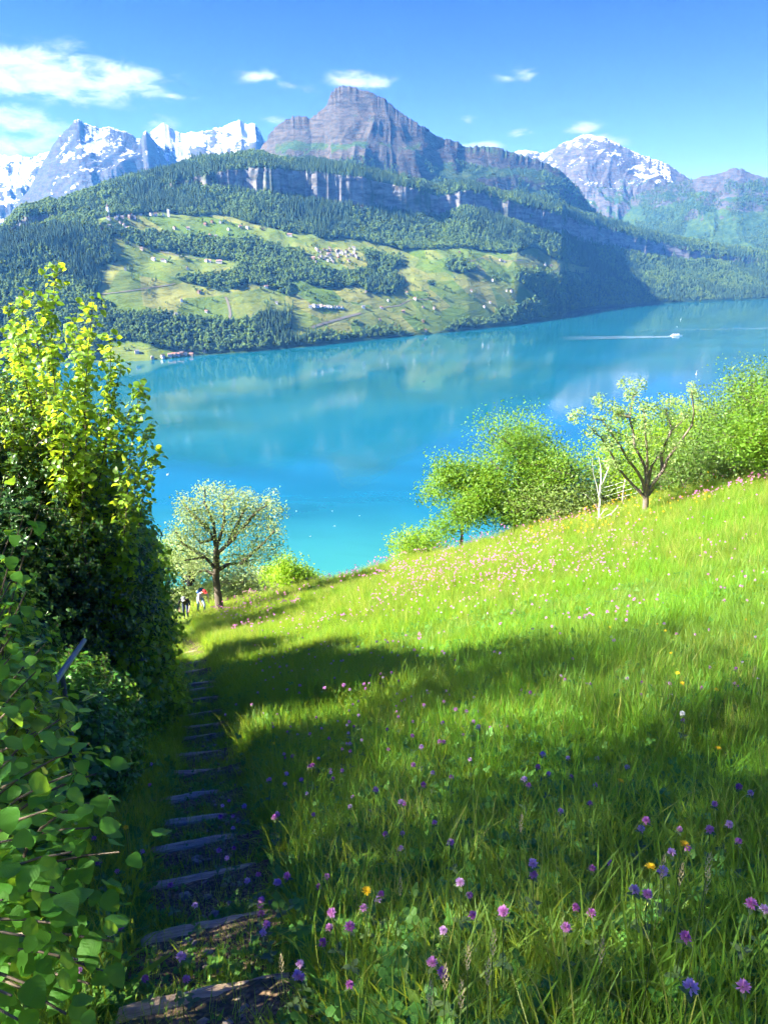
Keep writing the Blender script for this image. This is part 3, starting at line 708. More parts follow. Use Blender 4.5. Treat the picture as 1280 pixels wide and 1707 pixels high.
def broadleaf_tuft(seed, n=7, L=0.16, W=0.035, mat=None):
    g = np.random.default_rng(seed); V_ = []; F4 = []
    for k in range(n):
        a = g.uniform(0, 6.28); l = L*g.uniform(.6, 1.3); w = W*g.uniform(.6, 1.2); el = g.uniform(0.5, 1.35); c0 = len(V_)
        for s_ in range(5):
            t = s_/4; e = el-t*0.7; rr_ = l*t*math.cos(el-0.35*t); zz_ = l*t*math.sin(el-0.35*t)-.01
            wd = w*math.sin(math.pi*min(0.97, 0.12+0.86*t))**0.9*0.5
            cx, cy = rr_*math.cos(a), rr_*math.sin(a)
            V_ += [(cx-math.sin(a)*wd, cy+math.cos(a)*wd, zz_+wd*.35), (cx, cy, zz_), (cx+math.sin(a)*wd, cy-math.cos(a)*wd, zz_+wd*.35)]
        for s_ in range(4):
            q = c0+3*s_; F4 += [(q, q+1, q+4, q+3), (q+1, q+2, q+5, q+4)]
    me = mesh_np('broad_leaves', np.array(V_), np.array(F4), True); me.materials.append(mat); return me
m_grass = leaf_mat('grass_blade', (0.046, 0.170, 0.010), (0.125, 0.275, 0.020), (0.52, 0.61, 0.030), 0.5, 0.42, 0.2, 1.6, dull=(0.100, 0.150, 0.032))
m_grass_y = leaf_mat('grass_ripe', (0.170, 0.210, 0.022), (0.330, 0.310, 0.070), (0.55, 0.58, 0.08), 0.5, 0.42, 0.3, 1.6)
m_clov = leaf_mat('clover_leaf', (0.045, 0.150, 0.018), (0.105, 0.235, 0.034), (0.20, 0.42, 0.04), 0.5, 0.32, 0.22, 2.0)
TUFTS = [blades(s, 16, .10, .26, .0050, .045, .55) for s in (1, 2, 3)]+[blades(s, 10, .20, .42, .0055, .04, .42, 4) for s in (4, 5)]
FINE = [blades(s, 22, .08, .20, .0032, .05, .7) for s in (6, 7)]
for t_ in TUFTS+FINE: t_.materials.append(m_grass)
RIPE = [blades(s, 9, .25, .50, .0040, .05, .35, 3) for s in (8, 9)]
for t_ in RIPE: t_.materials.append(m_grass_y)
CLOV = [clover_tuft(s, 12, m_clov) for s in (1, 2, 3)]; BROAD = [broadleaf_tuft(s, 7, .17, .036, m_clov) for s in (1, 2)]+[broadleaf_tuft(3, 5, .24, .03, m_grass)]
def meadow_points(n, y0, y1, seed, clear=0.34, left=-0.9):
    g = np.random.default_rng(seed); out_ = []
    y = y0+(y1-y0)*g.uniform(0, 1, n*3); w0 = -0.55*y*1.12-0.9; w1 = 0.55*y*1.12+0.9
    x = g.uniform(0, 1, n*3)*(0.62*y1+1.2)*2-(0.62*y1+1.2)
    k = (x > w0) & (x < w1)
    x, y = x[k][:n], y[k][:n]; d = x-pathx(y)
    on_path = np.abs(d) < clear
    keepp = (~on_path) | (g.uniform(0, 1, len(x)) < 0.62)
    keepp &= ~((d < left) & (g.uniform(0, 1, len(x)) < 0.5))
    x, y = x[keepp], y[keepp]
    return x, y, g
def put(name, n, y0, y1, protos, s0, s1, seed, tilt=.18, clear=.29, dens=None, **kw):
    x, y, g = meadow_points(n, y0, y1, seed, clear)
    if dens is not None:
        k = g.uniform(0, 1, len(x)) < dens(x, y); x, y = x[k], y[k]
    d = np.abs(x-pathx(y)); sc = g.uniform(s0, s1, len(x))*np.where(d < 0.42, 0.5, 1.0)*(1+0.35*fbm(x/1.3, y/1.3, 2, 33))
    nn = len(x)
    return scatter(name, np.stack([x, y, G(x, y)], -1), np.stack([g.normal(0, tilt, nn), g.normal(0, tilt, nn), g.uniform(0, 6.28, nn)], -1), sc, protos, seed=seed, **kw)
LG = dict(label='lush green grass covering the sloping meadow', cat='grass')
put('grass', 17000, 0.7, 7, TUFTS+FINE, .75, 1.25, 11, **LG)
put('grass', 24000, 7, 16, TUFTS+FINE[:1], 1.0, 1.6, 12, **LG)
put('grass', 34000, 16, 33, TUFTS[:3], 1.2, 2.0, 13, **LG)
put('grass', 16000, 33, 52, TUFTS[:3], 1.4, 2.2, 14, **LG)
LC = dict(label='low clover and herb leaves between the grass blades', cat='clover')
put('clover_leaves', 13000, 0.7, 7, CLOV+BROAD, .65, 1.1, 15, dens=lambda x, y: 0.25+0.75*(fbm(x/0.9, y/0.9, 2, 51) > -.05), **LC)
put('clover_leaves', 9000, 7, 18, CLOV+BROAD, .9, 1.4, 16, dens=lambda x, y: 0.2+0.8*(fbm(x/1.4, y/1.4, 2, 51) > 0), **LC)
LRp = dict(label='ripening yellowish grass stalks on the upper meadow', cat='grass')
put('ripe_grass', 2600, 1.0, 9, RIPE, .8, 1.2, 17, dens=lambda x, y: .35+0*x, **LRp)
put('ripe_grass', 16000, 9, 48, RIPE, 1.0, 1.7, 18, tilt=.3, dens=lambda x, y: np.clip(0.15+sstep(9, 34, y)*0.8+0.4*fbm(x/3, y/3, 2, 5), 0, 1), **LRp)
# ================================================================== LEAVES, BUSHES, TREES
class Soup:
    def __init__(s): s.v = []; s.f3 = []; s.f4 = []; s.n = 0
    def add(s, V_, f3=None, f4=None):
        V_ = np.asarray(V_, float)
        if f3 is not None and len(f3): s.f3.append(np.asarray(f3)+s.n)
        if f4 is not None and len(f4): s.f4.append(np.asarray(f4)+s.n)
        s.v.append(V_); s.n += len(V_)
    def mesh(s, name, mat=None, smooth=False):
        fs = []
        if s.f4: fs.append(np.concatenate(s.f4))
        if s.f3: fs.append(np.concatenate(s.f3))
        me = mesh_np(name, np.concatenate(s.v), fs, smooth)
        if mat: me.materials.append(mat)
        return me
def leaf_geo(L, W, fold=0.25, curl=0.3, tip=1.0, round_=0.8, n=6, wav=0.0, g=None):
    V_ = []; F4 = []; F3 = []
    for k in range(n+1):
        t = k/n; w = W*0.5*max(0.0, math.sin(math.pi*t**round_))**0.75
        if k == 0 or k == n: w = 0.0
        y = L*t; z = -curl*L*t*t
        jig = (g.uniform(-1, 1)*wav*W if g is not None else 0)
        V_ += [(-w, y-0.06*L*(1-t), z+fold*w+jig), (0, y, z), (w, y-0.06*L*(1-t), z+fold*w-jig)]
    for k in range(n):
        q = 3*k; F4 += [(q, q+1, q+4, q+3), (q+1, q+2, q+5, q+4)]
    return np.array(V_), np.array(F4)
def rotm(az, pitch, roll):
    return np.array((Matrix.Rotation(az, 3, 'Z') @ Matrix.Rotation(pitch, 3, 'X') @ Matrix.Rotation(roll, 3, 'Y')))
def spray(seed, nleaf, L, W, twig=0.35, round_=0.8, fold=.25, curl=.3, mat=None, wood=None, droop=.3):
    """a twig with alternate leaves, growing along +Z"""
    g = np.random.default_rng(seed); S = Soup(); pts = []
    bend = g.normal(0, .25, 2)
    for k in range(6):
        t = k/5; pts.append((bend[0]*twig*t*t, bend[1]*twig*t*t, twig*t))
    V_, F_ = tube(pts, [0.0035*(1-0.7*k/5) for k in range(6)], 3); nt_ = len(F_)
    S.add([tuple(v) for v in V_], f4=F_)
    for k in range(nleaf):
        t = 0.12+0.88*(k+0.5)/nleaf; b_ = np.array([bend[0]*twig*t*t, bend[1]*twig*t*t, twig*t])
        a = k*2.4+g.normal(0, .4); s_ = g.uniform(.65, 1.15)
        V_, F_ = leaf_geo(L*s_, W*s_, fold*g.uniform(.4, 1.4), curl*g.uniform(.2, 1.5), round_=round_, n=4)
        R_ = rotm(a, g.uniform(-0.2, 0.75)-droop*.3, g.normal(0, .5))
        S.add(V_ @ R_.T+b_+R_ @ np.array([0, L*.12, 0]), f4=F_)
    me = S.mesh('leaf_spray', mat); me.materials.append(wood)
    mi = np.zeros(len(me.polygons), np.int32); mi[:nt_] = 1; me.polygons.foreach_set('material_index', mi); return me
m_bark = plain_mat('bark', (0.105, 0.085, 0.065), 0.9, 0.5, 22, 0.15, 0.6)
m_bark_l = plain_mat('bark_pale', (0.155, 0.125, 0.098), 0.9, 0.55, 14, 0.15, 0.8)
m_twig = plain_mat('twig_bark', (0.115, 0.085, 0.055), 0.8, 0.3, 30)
def vein_leaf(name, c0, c1, tr, tfac=0.38, spec=0.22, rough=0.55):
    m = leaf_mat(name, c0, c1, tr, rough, tfac, spec, 2.5, 0.7)
    nt = m.node_tree; b = NB(nt); p = b.obj()
    sp = b.n('ShaderNodeSeparateXYZ', ins={'Vector': p})
    ph = b.math('SUBTRACT', sp.outputs[1], b.math('MULTIPLY', b.math('ABSOLUTE', sp.outputs[0]), 0.9))
    w = b.math('ABSOLUTE', b.math('SINE', b.math('MULTIPLY', ph, 300.0)))
    nb = b.bump(w, 0.28, 0.003)
    pr = [n for n in nt.nodes if n.type == 'BSDF_PRINCIPLED'][0]; b.l(nb, pr.inputs['Normal'])
    return m
m_hazel = vein_leaf('hazel_leaf', (0.036, 0.150, 0.012), (0.085, 0.240, 0.020), (0.36, 0.60, 0.03), 0.40)
m_hazel2 = leaf_mat('hazel_leaf_far', (0.070, 0.165, 0.010), (0.150, 0.260, 0.020), (0.50, 0.64, 0.03), 0.42, 0.46, 0.4, 1.2)
m_holly = leaf_mat('holly_leaf', (0.018, 0.060, 0.012), (0.045, 0.110, 0.020), (0.09, 0.20, 0.02), 0.32, 0.18, 0.3, 1.5)
m_ivy = leaf_mat('ivy_leaf', (0.030, 0.125, 0.016), (0.075, 0.215, 0.026), (0.24, 0.44, 0.03), 0.45, 0.30, 0.25, 1.5)
HZ = [spray(s, 9, .078, .068, .34, .72, mat=m_hazel2, wood=m_twig) for s in (1, 2, 3)]
HL = [spray(s, 16, .045, .024, .26, .85, .35, .2, mat=m_holly, wood=m_twig) for s in (4, 5, 6)]
IV = [spray(s, 11, .052, .046, .26, .70, .15, .25, mat=m_ivy, wood=m_twig) for s in (7, 8, 9)]

def ell_points(n, c, r, seed, shell=0.55, floor=None):
    g = np.random.default_rng(seed); d = g.normal(0, 1, (n, 3)); d /= np.linalg.norm(d, axis=1)[:, None]
    rad = (shell+(1.04-shell)*g.uniform(0, 1, n)**0.7)
    rad *= 1+0.16*fbm(d[:, 0]*2.2+seed, d[:, 1]*2.2+d[:, 2]*1.7, 3, seed)*1.6
    P_ = np.array(c)+d*rad[:, None]*np.array(r)
    nrm = d/np.array(r); nrm /= np.linalg.norm(nrm, axis=1)[:, None]
    if floor is not None:
        k = P_[:, 2] > floor(P_[:, 0], P_[:, 1])+0.03; P_, nrm = P_[k], nrm[k]
    return P_, nrm, g
def out_rot(nrm, g, up=0.5, jit=0.5):
    """euler angles that turn +Z towards outward+up"""
    d = nrm+np.array([0, 0, up])+g.normal(0, jit, nrm.shape); d /= np.linalg.norm(d, axis=1)[:, None]
    tilt = np.arccos(np.clip(d[:, 2], -1, 1)); az_ = np.arctan2(d[:, 1], d[:, 0])
    # Rz(az) * Ry(tilt): euler XYZ = (0, tilt, az)
    return np.stack([np.zeros(len(d)), tilt, az_], -1)
def rel(c): return (c[0], c[1], H+c[2])
def bush(name, label, base, ells, protos, s0, s1, seed, dens=260, group=None, up=.5, stems=5, cat='bush', shell=.55):
    """base xyz (relative to camera); ells: list of (centre, radii, density factor)"""
    bz = float(ground(base[0], base[1])); root = empty(name, (base[0], base[1], H+bz)); tag(root, label, cat, group)
    o0 = np.array([base[0], base[1], bz]); PP_, RR_ = [], []
    gs = random.Random(seed)
    for k, (c, r, f) in enumerate(ells):
        area = 4*math.pi*((r[0]*r[1])**1.6/3+(r[0]*r[2])**1.6/3+(r[1]*r[2])**1.6/3)**(1/1.6)
        P_, nr, g = ell_points(int(area*dens*f), c, r, seed*10+k, shell, floor=lambda x, y: ground(x, y))
        PP_.append(P_-o0); RR_.append(out_rot(nr, g, up))
    PP_ = np.concatenate(PP_); RR_ = np.concatenate(RR_); g = np.random.default_rng(seed)
    scatter('foliage', PP_, RR_, g.uniform(s0, s1, len(PP_)), protos, parent=root, seed=seed)
    for k in range(stems):
        c, r, _ = ells[k % len(ells)]
        top = np.array(c)+np.array(r)*np.array([gs.uniform(-.55, .55), gs.uniform(-.55, .55), gs.uniform(.35, .8)])
        bx_, by_ = base[0]+(c[0]-base[0])*0.7+gs.uniform(-.3, .3), base[1]+(c[1]-base[1])*0.7+gs.uniform(-.3, .3)
        p0 = np.array([bx_, by_, float(ground(bx_, by_))-.1]); pts = []
        for j in range(7):
            t = j/6; q = p0*(1-t)+top*t+np.array([gs.uniform(-.09, .09), gs.uniform(-.09, .09), 0])*math.sin(math.pi*t); pts.append(q-o0)
        V_, F_ = tube(pts, [0.035*(1-0.75*j/6) for j in range(7)], 6)
        me = bpy.data.meshes.new('stem'); me.from_pydata([tuple(v) for v in V_], [], F_); link('stem', me, m_bark, root)
    return root

# dark evergreen mass beside the path, hazel flank behind it, low brambles in front
bush('holly_bush', 'tall dark evergreen bush with small glossy leaves left of the steps', (-5.4, 9.6),
     [((-5.0, 9.9, -4.5), (1.5, 1.5, 2.4), 1), ((-6.6, 9.6, -4.2), (1.7, 1.6, 2.7), .8), ((-5.4, 8.8, -5.6), (1.6, 1.2, 1.7), .9)], HL, .9, 1.6, 21, 170, stems=9, shell=.35)
bush('ivy_hedge', 'light green leafy hedge hanging over the log path beyond the evergreen', (-5.0, 13.0),
     [((-4.95, 11.6, -5.5), (1.1, 1.4, 2.3), 1.1), ((-5.6, 13.2, -6.3), (1.0, 1.6, 2.2), 1), ((-6.7, 15.5, -7.4), (1.0, 1.9, 2.2), 1), ((-3.95, 9.9, -6.2), (.5, 1.4, 1.4), 1.2), ((-8.6, 18.6, -9.0), (1.0, 2.0, 2.0), .9)], IV+HZ, .95, 1.5, 22, 135, stems=8)
bush('bramble_bush', 'low bramble and herb thicket edging the steps beneath the evergreen', (-2.9, 6.2),
     [((-3.75, 7.2, -5.3), (.9, 1.3, .75), 1.1), ((-2.95, 5.4, -4.4), (.6, 1.2, .5), 1.1), ((-3.9, 5.4, -3.9), (.9, 1.4, .9), 1), ((-3.65, 8.6, -6.2), (.45, .9, .65), 1.1)], IV, .8, 1.3, 23, 200, stems=6)

# long hazel shoots rising from the hedge into the sun
root = empty('hazel_bush', (-6.0, 9.4, float(G(-6.0, 9.4)))); tag(root, 'hazel bush with tall sunlit yellow-green shoots above the dark evergreen', 'bush')
o0 = np.array([-6.0, 9.4, float(ground(-6.0, 9.4))])
gs = random.Random(77); LP, LR = [], []
TOPS = [(95,442),(40,490),(150,505),(60,540),(12,515),(120,540),(185,565),(90,580),(200,610),(30,590),(150,610),(5,630),(215,690),(110,650),(60,650),(170,680),(255,715),(20,700),(130,720),(80,710),(190,740),(235,640),(10,560),(70,500),(45,620),(140,570),(262,760),(215,780)]
for k, (tx, ty) in enumerate(TOPS):
    dep = gs.uniform(8.7, 10.9); d = ray(tx, ty); top = d/d[1]*dep
    bx_, by_ = top[0]*0.75-1.3+gs.uniform(-.5, .5), 9.8+gs.uniform(-.8, .8)
    bx_ = min(bx_, -3.9); p0 = np.array([bx_, by_, float(ground(bx_, by_))+gs.uniform(0.2, 1.2)]); pts = []
    for j in range(10):
        t = j/9; q = p0*(1-t)+top*t+np.array([(top[0]-p0[0])*(-0.18)*math.sin(math.pi*t)+gs.uniform(-.03, .03), gs.uniform(-.03, .03), 0.12*math.sin(math.pi*t)]); pts.append(q)
    V_, F_ = tube([p_-o0 for p_ in pts], [0.017*(1-0.85*j/9)+.002 for j in range(10)], 5)
    me = bpy.data.meshes.new('shoot'); me.from_pydata([tuple(v) for v in V_], [], F_); link('shoot', me, m_bark, root)
    pts = np.array(pts); nl = int(np.linalg.norm(top-p0)*15)
    for j in range(nl):
        t = 0.42+0.58*(j+0.5)/nl; f = t*9; i = min(8, int(f)); q = pts[i]+(pts[i+1]-pts[i])*(f-i)
        a = j*2.4+gs.uniform(-.6, .6); side = 0.22*(1.05-t)*gs.uniform(.3, 1.3)
        LP.append(q+np.array([math.cos(a)*side, math.sin(a)*side, gs.uniform(-.03, .06)])-o0); LR.append((gs.uniform(-.6, .6), gs.uniform(.3, 1.35), a))
    if k % 2 == 0:
        for j in range(10):
            t = gs.uniform(.35, .85); f = t*9; i = min(8, int(f)); q = pts[i]+(pts[i+1]-pts[i])*(f-i); a = gs.uniform(0, 6.28); LP.append(q-o0); LR.append((0, gs.uniform(.5, 1.2), a))
HZS = [spray(s, 4, .082, .072, .13, .72, mat=m_hazel2, wood=m_twig) for s in (11, 12, 13)]
g = np.random.default_rng(3); scatter('foliage', np.array(LP), np.array(LR), g.uniform(.75, 1.2, len(LP)), HZS, parent=root, seed=5)

# near hazel: the large leaves are pieces of their own
def big_leaf(seed):
    g = np.random.default_rng(seed); V_, F_ = leaf_geo(.080, .074, .16, .28, round_=.68, n=9, wav=.02, g=g)
    V_[:, 2] += 0.003*np.sin(V_[:, 1]*160)*np.abs(V_[:, 0])/.04
    me = mesh_np('leaf', V_, F_, True); me.materials.append(m_hazel); return me
BL = [big_leaf(s) for s in range(6)]
root = empty('hazel_bush', (-2.6, 2.6, float(G(-2.6, 2.6)))); tag(root, 'hazel bush with big round pleated leaves at the near end of the hedge', 'bush')
o0 = np.array([-2.6, 2.6, float(ground(-2.6, 2.6))]); gs = random.Random(15); cand = []
TIPS = [(150,1240,3.0),(185,1330,2.9),(200,1420,2.7),(170,1500,2.6),(190,1570,2.5),(150,1640,2.4),(120,1290,2.7),(60,1220,2.8),(20,1180,3.0),(80,1350,2.5),(30,1300,2.5),(120,1420,2.4),(60,1450,2.3),(20,1400,2.3),(100,1540,2.3),(40,1560,2.2),(130,1600,2.3),(70,1650,2.2),(20,1660,2.1),(5,1500,2.2),(150,1380,2.8),(100,1200,3.3),(60,1120,3.6),(20,1060,3.6),(75,1075,4.2),(40,860,4.3),(70,835,4.4),(15,900,4.2),(10,790,4.5),(30,950,4.1),(10,1010,3.9),(45,985,4.0),(5,1250,2.6),(160,1290,3.1),(90,1480,2.5),(175,1620,2.6),(110,1690,2.2),(30,1700,2.1),(140,1450,2.7),(15,1100,3.4)]
for k, (tx, ty, dep) in enumerate(TIPS):
    d = ray(tx, ty); top = d/(d[1]*CP-d[2]*SP)*dep
    p0 = np.array([top[0]-gs.uniform(.35, .8), top[1]+gs.uniform(-.1, .5), 0]); p0[2] = float(ground(p0[0], p0[1])); p0 = p0*(0.75)+np.array([*o0[:2], o0[2]])*0.25
    pts = np.array([p0*(1-t)+top*t+np.array([-.10*math.sin(math.pi*t), .05*math.sin(math.pi*t), .22*math.sin(math.pi*t)]) for t in np.linspace(0, 1, 9)])
    V_, F_ = tube([q-o0 for q in pts], [0.010*(1-.8*j/8)+.0015 for j in range(9)], 5)
    me = bpy.data.meshes.new('branch'); me.from_pydata([tuple(v) for v in V_], [], F_); link('branch', me, m_twig, root)
    nl = 34
    for j in range(nl):
        t = 0.15+.87*(j+.5)/nl; f = min(7.999, t*8); i = int(f); q = pts[i]+(pts[i+1]-pts[i])*(t*8-i)
        a = j*2.4+gs.uniform(-.8, .8); off = gs.uniform(.02, .17)
        q = q+np.array([math.cos(a)*off, math.sin(a)*off, gs.uniform(-.05, .07)])
        cand.append((float(np.linalg.norm(q)), q-o0, (gs.uniform(-.75, .15), gs.uniform(-.45, .45), a-math.pi/2), gs.uniform(.5, 1.1)))
cand = [c_ for c_ in cand if (lambda pj: -30 < pj[0] < 330 and pj[1] < 1760)(project(*(c_[1]+o0+np.array([0, 0, H]))))]
cand.sort(key=lambda c_: c_[0])
for k, (dist, q, ro, sc) in enumerate(cand[:295]):
    o = link('leaf', BL[k % 6], None, root); o.location = q; o.rotation_euler = ro; o.scale = (sc,)*3
rest = cand[295:]
scatter('foliage', np.array([c_[1] for c_ in rest]), np.array([c_[2] for c_ in rest]), np.array([c_[3] for c_ in rest]), BL, parent=root, seed=9)
bush('hazel_bush', 'shaded hazel undergrowth filling the hedge between big leaves and brambles', (-3.6, 3.6),
     [((-3.3, 3.9, -3.1), (1.1, 1.1, 1.0), 1), ((-4.2, 5.2, -3.4), (1.2, 1.3, 1.5), 1), ((-2.5, 3.1, -2.9), (.65, .8, .55), 1.2)], HZ, .8, 1.2, 24, 110, stems=5)

# grey metal handrail half swallowed by the hedge
m_rail = plain_mat('galvanised_steel', (0.13, 0.14, 0.15), 0.55, 0.12, 20, 0.5)
for nd in m_rail.node_tree.nodes:
    if nd.type == 'BSDF_PRINCIPLED': nd.inputs['Metallic'].default_value = 0.3
def at_depth(px, py, dep): d = ray(px, py); return d/(d[1]*CP-d[2]*SP)*dep
r0_, r1_ = at_depth(28, 1240, 4.4), at_depth(141, 1068, 7.4)
root = empty('handrail', (r0_[0], r0_[1], float(G(r0_[0], r0_[1])))); tag(root, 'grey steel handrail showing through the leafy hedge', 'handrail')
o0 = np.array([r0_[0], r0_[1], float(ground(r0_[0], r0_[1]))])
V_, F_ = tube([r0_-o0, (r0_+r1_)/2-o0+np.array([0, 0, .02]), r1_-o0], [.024]*3, 10); me = bpy.data.meshes.new('rail'); me.from_pydata([tuple(v) for v in V_], [], F_); link('rail', me, m_rail, root)
for t in (.06, .55):
    q = r0_*(1-t)+r1_*t; gz = float(ground(q[0], q[1]))
    V_, F_ = tube([np.array([q[0], q[1], gz-.1])-o0, q-o0], [.02]*2, 8); me = bpy.data.meshes.new('post'); me.from_pydata([tuple(v) for v in V_], [], F_); link('post', me, m_rail, root)

# ------------------------------------------------------------------ trees with traced limbs or grown ones
def leaf_cloud(S, centers, n, L, W, spread, seed, droop=.2):
    """n leaf quads in clumps round the centres (k,3)"""
    g = np.random.default_rng(seed); C_ = np.asarray(centers)[g.integers(0, len(centers), n)]+np.clip(g.normal(0, 1, (n, 3)), -1.7, 1.7)*np.asarray(spread)
    a = g.uniform(0, 2*np.pi, n); el = g.normal(-droop, .6, n); ro = g.normal(0, .8, n); s_ = g.uniform(.6, 1.25, n)
    dx = np.stack([np.cos(a)*np.cos(el), np.sin(a)*np.cos(el), np.sin(el)], -1)
    sx = np.stack([-np.sin(a), np.cos(a), np.zeros(n)], -1); nz_ = np.cross(dx, sx)
    sx2 = sx*np.cos(ro)[:, None]+nz_*np.sin(ro)[:, None]; nz2 = np.cross(dx, sx2)
    l = (L*s_)[:, None]; w = (W*s_)[:, None]*.5
    v = np.stack([C_, C_+dx*l*.5+sx2*w+nz2*w*.35, C_+dx*l, C_+dx*l*.5-sx2*w+nz2*w*.35], 1).reshape(-1, 3)
    i = np.arange(n)[:, None]*4
    S.add(v, f3=np.concatenate([i+np.array([[0, 1, 2]]), i+np.array([[0, 2, 3]])]))
def twigs_from(pts_list, gs, n_each, length, r):
    """side twigs off limbs: returns tubes and tip points"""
    tubes, tips = [], []
    for pts in pts_list:
        pts = np.asarray(pts)
        for _ in range(n_each):
            f = gs.uniform(.3, 1)*(len(pts)-1); i = min(len(pts)-2, int(f)); q = pts[i]+(pts[i+1]-pts[i])*(f-i)
            d = np.array([gs.uniform(-1, 1), gs.uniform(-1, 1), gs.uniform(-.25, 1)]); d /= np.linalg.norm(d); l = length*gs.uniform(.4, 1.1)
            mid = q+d*l*.5+np.array([0, 0, .08*l]); end = q+d*l+np.array([0, 0, gs.uniform(-.1, .15)*l])
            tubes.append(tube([q, mid, end], [r, r*.7, r*.3], 4)); tips += [mid, end, (mid+end)/2]
    return tubes, tips
def tube_mesh(name, tubes):
    S = Soup()
    for V_, F_ in tubes: S.add([tuple(v) for v in V_], f4=F_)
    return S.mesh(name)
def px_tree(name, label, base_px, scale, off, zoom, ydepth, trunk, limbs, rad, clumps, nleaf, leaf, mats, seed, cat='tree', group=None, spread=.22, tw=(5, .55, .012), lift=0.0):
    """limbs traced in a zoom (offset, scale) and set at their real distance, each limb leaning its own way in depth"""
    gs = random.Random(seed)
    def W(zx, zy, dy): px, py = off[0]+zx/scale, off[1]+zy/scale; d = ray(px, py); return d/d[1]*(ydepth+dy)
    b0 = W(*base_px, 0); bz = float(ground(b0[0], b0[1])); root = empty(name, (b0[0], b0[1], H+bz)); tag(root, label, cat, group)
    o0 = np.array([b0[0], b0[1], bz]); tp = [W(x, y, 0) for x, y in trunk]; tp[0][2] = min(tp[0][2], bz-.15)
    n = len(tp); V_, F_ = tube([q-o0 for q in tp], [rad*(1.25 if j == 0 else 1-0.25*j/n) for j in range(n)], 10)
    me = bpy.data.meshes.new('trunk'); me.from_pydata([tuple(v) for v in V_], [], F_); tr = link('trunk', me, mats[0], root); 
    for p_ in me.polygons: p_.use_smooth = True
    allp = []
    for k, lb in enumerate(limbs):
        dd = gs.uniform(-1.5, 1.5); m_ = len(lb); pts = [W(x, y, dd*(j/(m_-1))**1.2)+np.array([gs.uniform(-.03, .03), 0, gs.uniform(-.03, .03)]) for j, (x, y) in enumerate(lb)]
        allp.append(pts); V_, F_ = tube([q-o0 for q in pts], [rad*.52*(1-.74*j/(m_-1))*gs.uniform(.9, 1.12) for j in range(m_)], 7)
        me = bpy.data.meshes.new('limb'); me.from_pydata([tuple(v) for v in V_], [], F_); link('limb', me, mats[0], root)
        for p_ in me.polygons: p_.use_smooth = True
    tb, tips = twigs_from(allp, gs, *tw)
    me = tube_mesh('twigs', [([Vector(v)-Vector(o0) for v in V_], F_) for V_, F_ in tb]); link('twigs', me, mats[1], root)['kind'] = 'stuff'
    cl = [W(x, y, gs.uniform(-1.3, 1.3)) for x, y in clumps for _ in range(3)] if clumps else []
    S = Soup()
    C_ = np.array((cl+tips) if not clumps else cl+tips[::3])-o0
    leaf_cloud(S, C_, nleaf, leaf[0], leaf[1], spread, seed)
    o = link('crown', S.mesh('crown', mats[2]), None, root); o['kind'] = 'stuff'
    return root, allp
m_apple = leaf_mat('apple_leaf', (0.150, 0.220, 0.065), (0.340, 0.390, 0.170), (0.50, 0.60, 0.16), 0.5, 0.36, 0.3, 1.2, .3)
m_old = leaf_mat('pear_leaf', (0.120, 0.200, 0.050), (0.240, 0.330, 0.110), (0.44, 0.58, 0.12), 0.5, 0.36, 0.3, 1.2, .3)
m_beech = leaf_mat('beech_leaf', (0.090, 0.200, 0.010), (0.200, 0.310, 0.020), (0.46, 0.64, 0.035), 0.45, 0.42, 0.3, .7, .2)
m_dkleaf = leaf_mat('dark_leaf', (0.050, 0.110, 0.020), (0.115, 0.190, 0.034), (0.28, 0.42, 0.05), 0.5, 0.32, 0.3, .7, .2)
Z8 = dict(scale=3.368, off=(900, 600))
px_tree('fruit_tree', 'old pruned fruit tree with bare forked limbs on the meadow brow', (592, 925), 3.368, (900, 600), 32.0,
        32.0, [(590, 935), (590, 850), (592, 790), (592, 745)],
        [[(580,765),(520,700),(470,650),(430,590),(395,520),(340,430),(290,390)], [(588,745),(575,680),(540,620),(490,560),(450,490),(420,440),(370,370),(345,335),(290,330)],
         [(594,745),(598,690),(590,600),(560,540),(525,480),(520,400),(505,330),(510,260),(530,190),(550,150)], [(596,740),(605,680),(600,600),(600,520),(595,430),(590,350),(580,280)],
         [(596,740),(600,700),(620,600),(650,550),(690,510),(690,480),(720,440),(740,390),(780,360),(830,310)], [(594,755),(640,690),(690,620),(720,550),(770,480),(810,420),(850,370),(865,290),(850,200),(845,160)],
         [(680,630),(680,530),(700,470),(735,380),(720,340),(700,270)], [(600,765),(640,720),(685,670)], [(440,600),(400,590)], [(505,320),(440,310),(400,290)]],
        0.145, [(345,250),(190,330),(230,290),(330,210),(290,400),(350,490),(410,250),(420,330),(470,130),(530,160),(500,200),(580,250),(590,300),(590,390),(700,220),(740,230),(790,240),(850,150),(860,200),(870,260),(900,250),(640,260),(500,450),(540,460),(650,300),(180,300),(370,480),(320,240)],
        5200, (.13, .07), (m_bark_l, m_bark_l, m_old), 8, spread=.13, tw=(13, .5, .009))
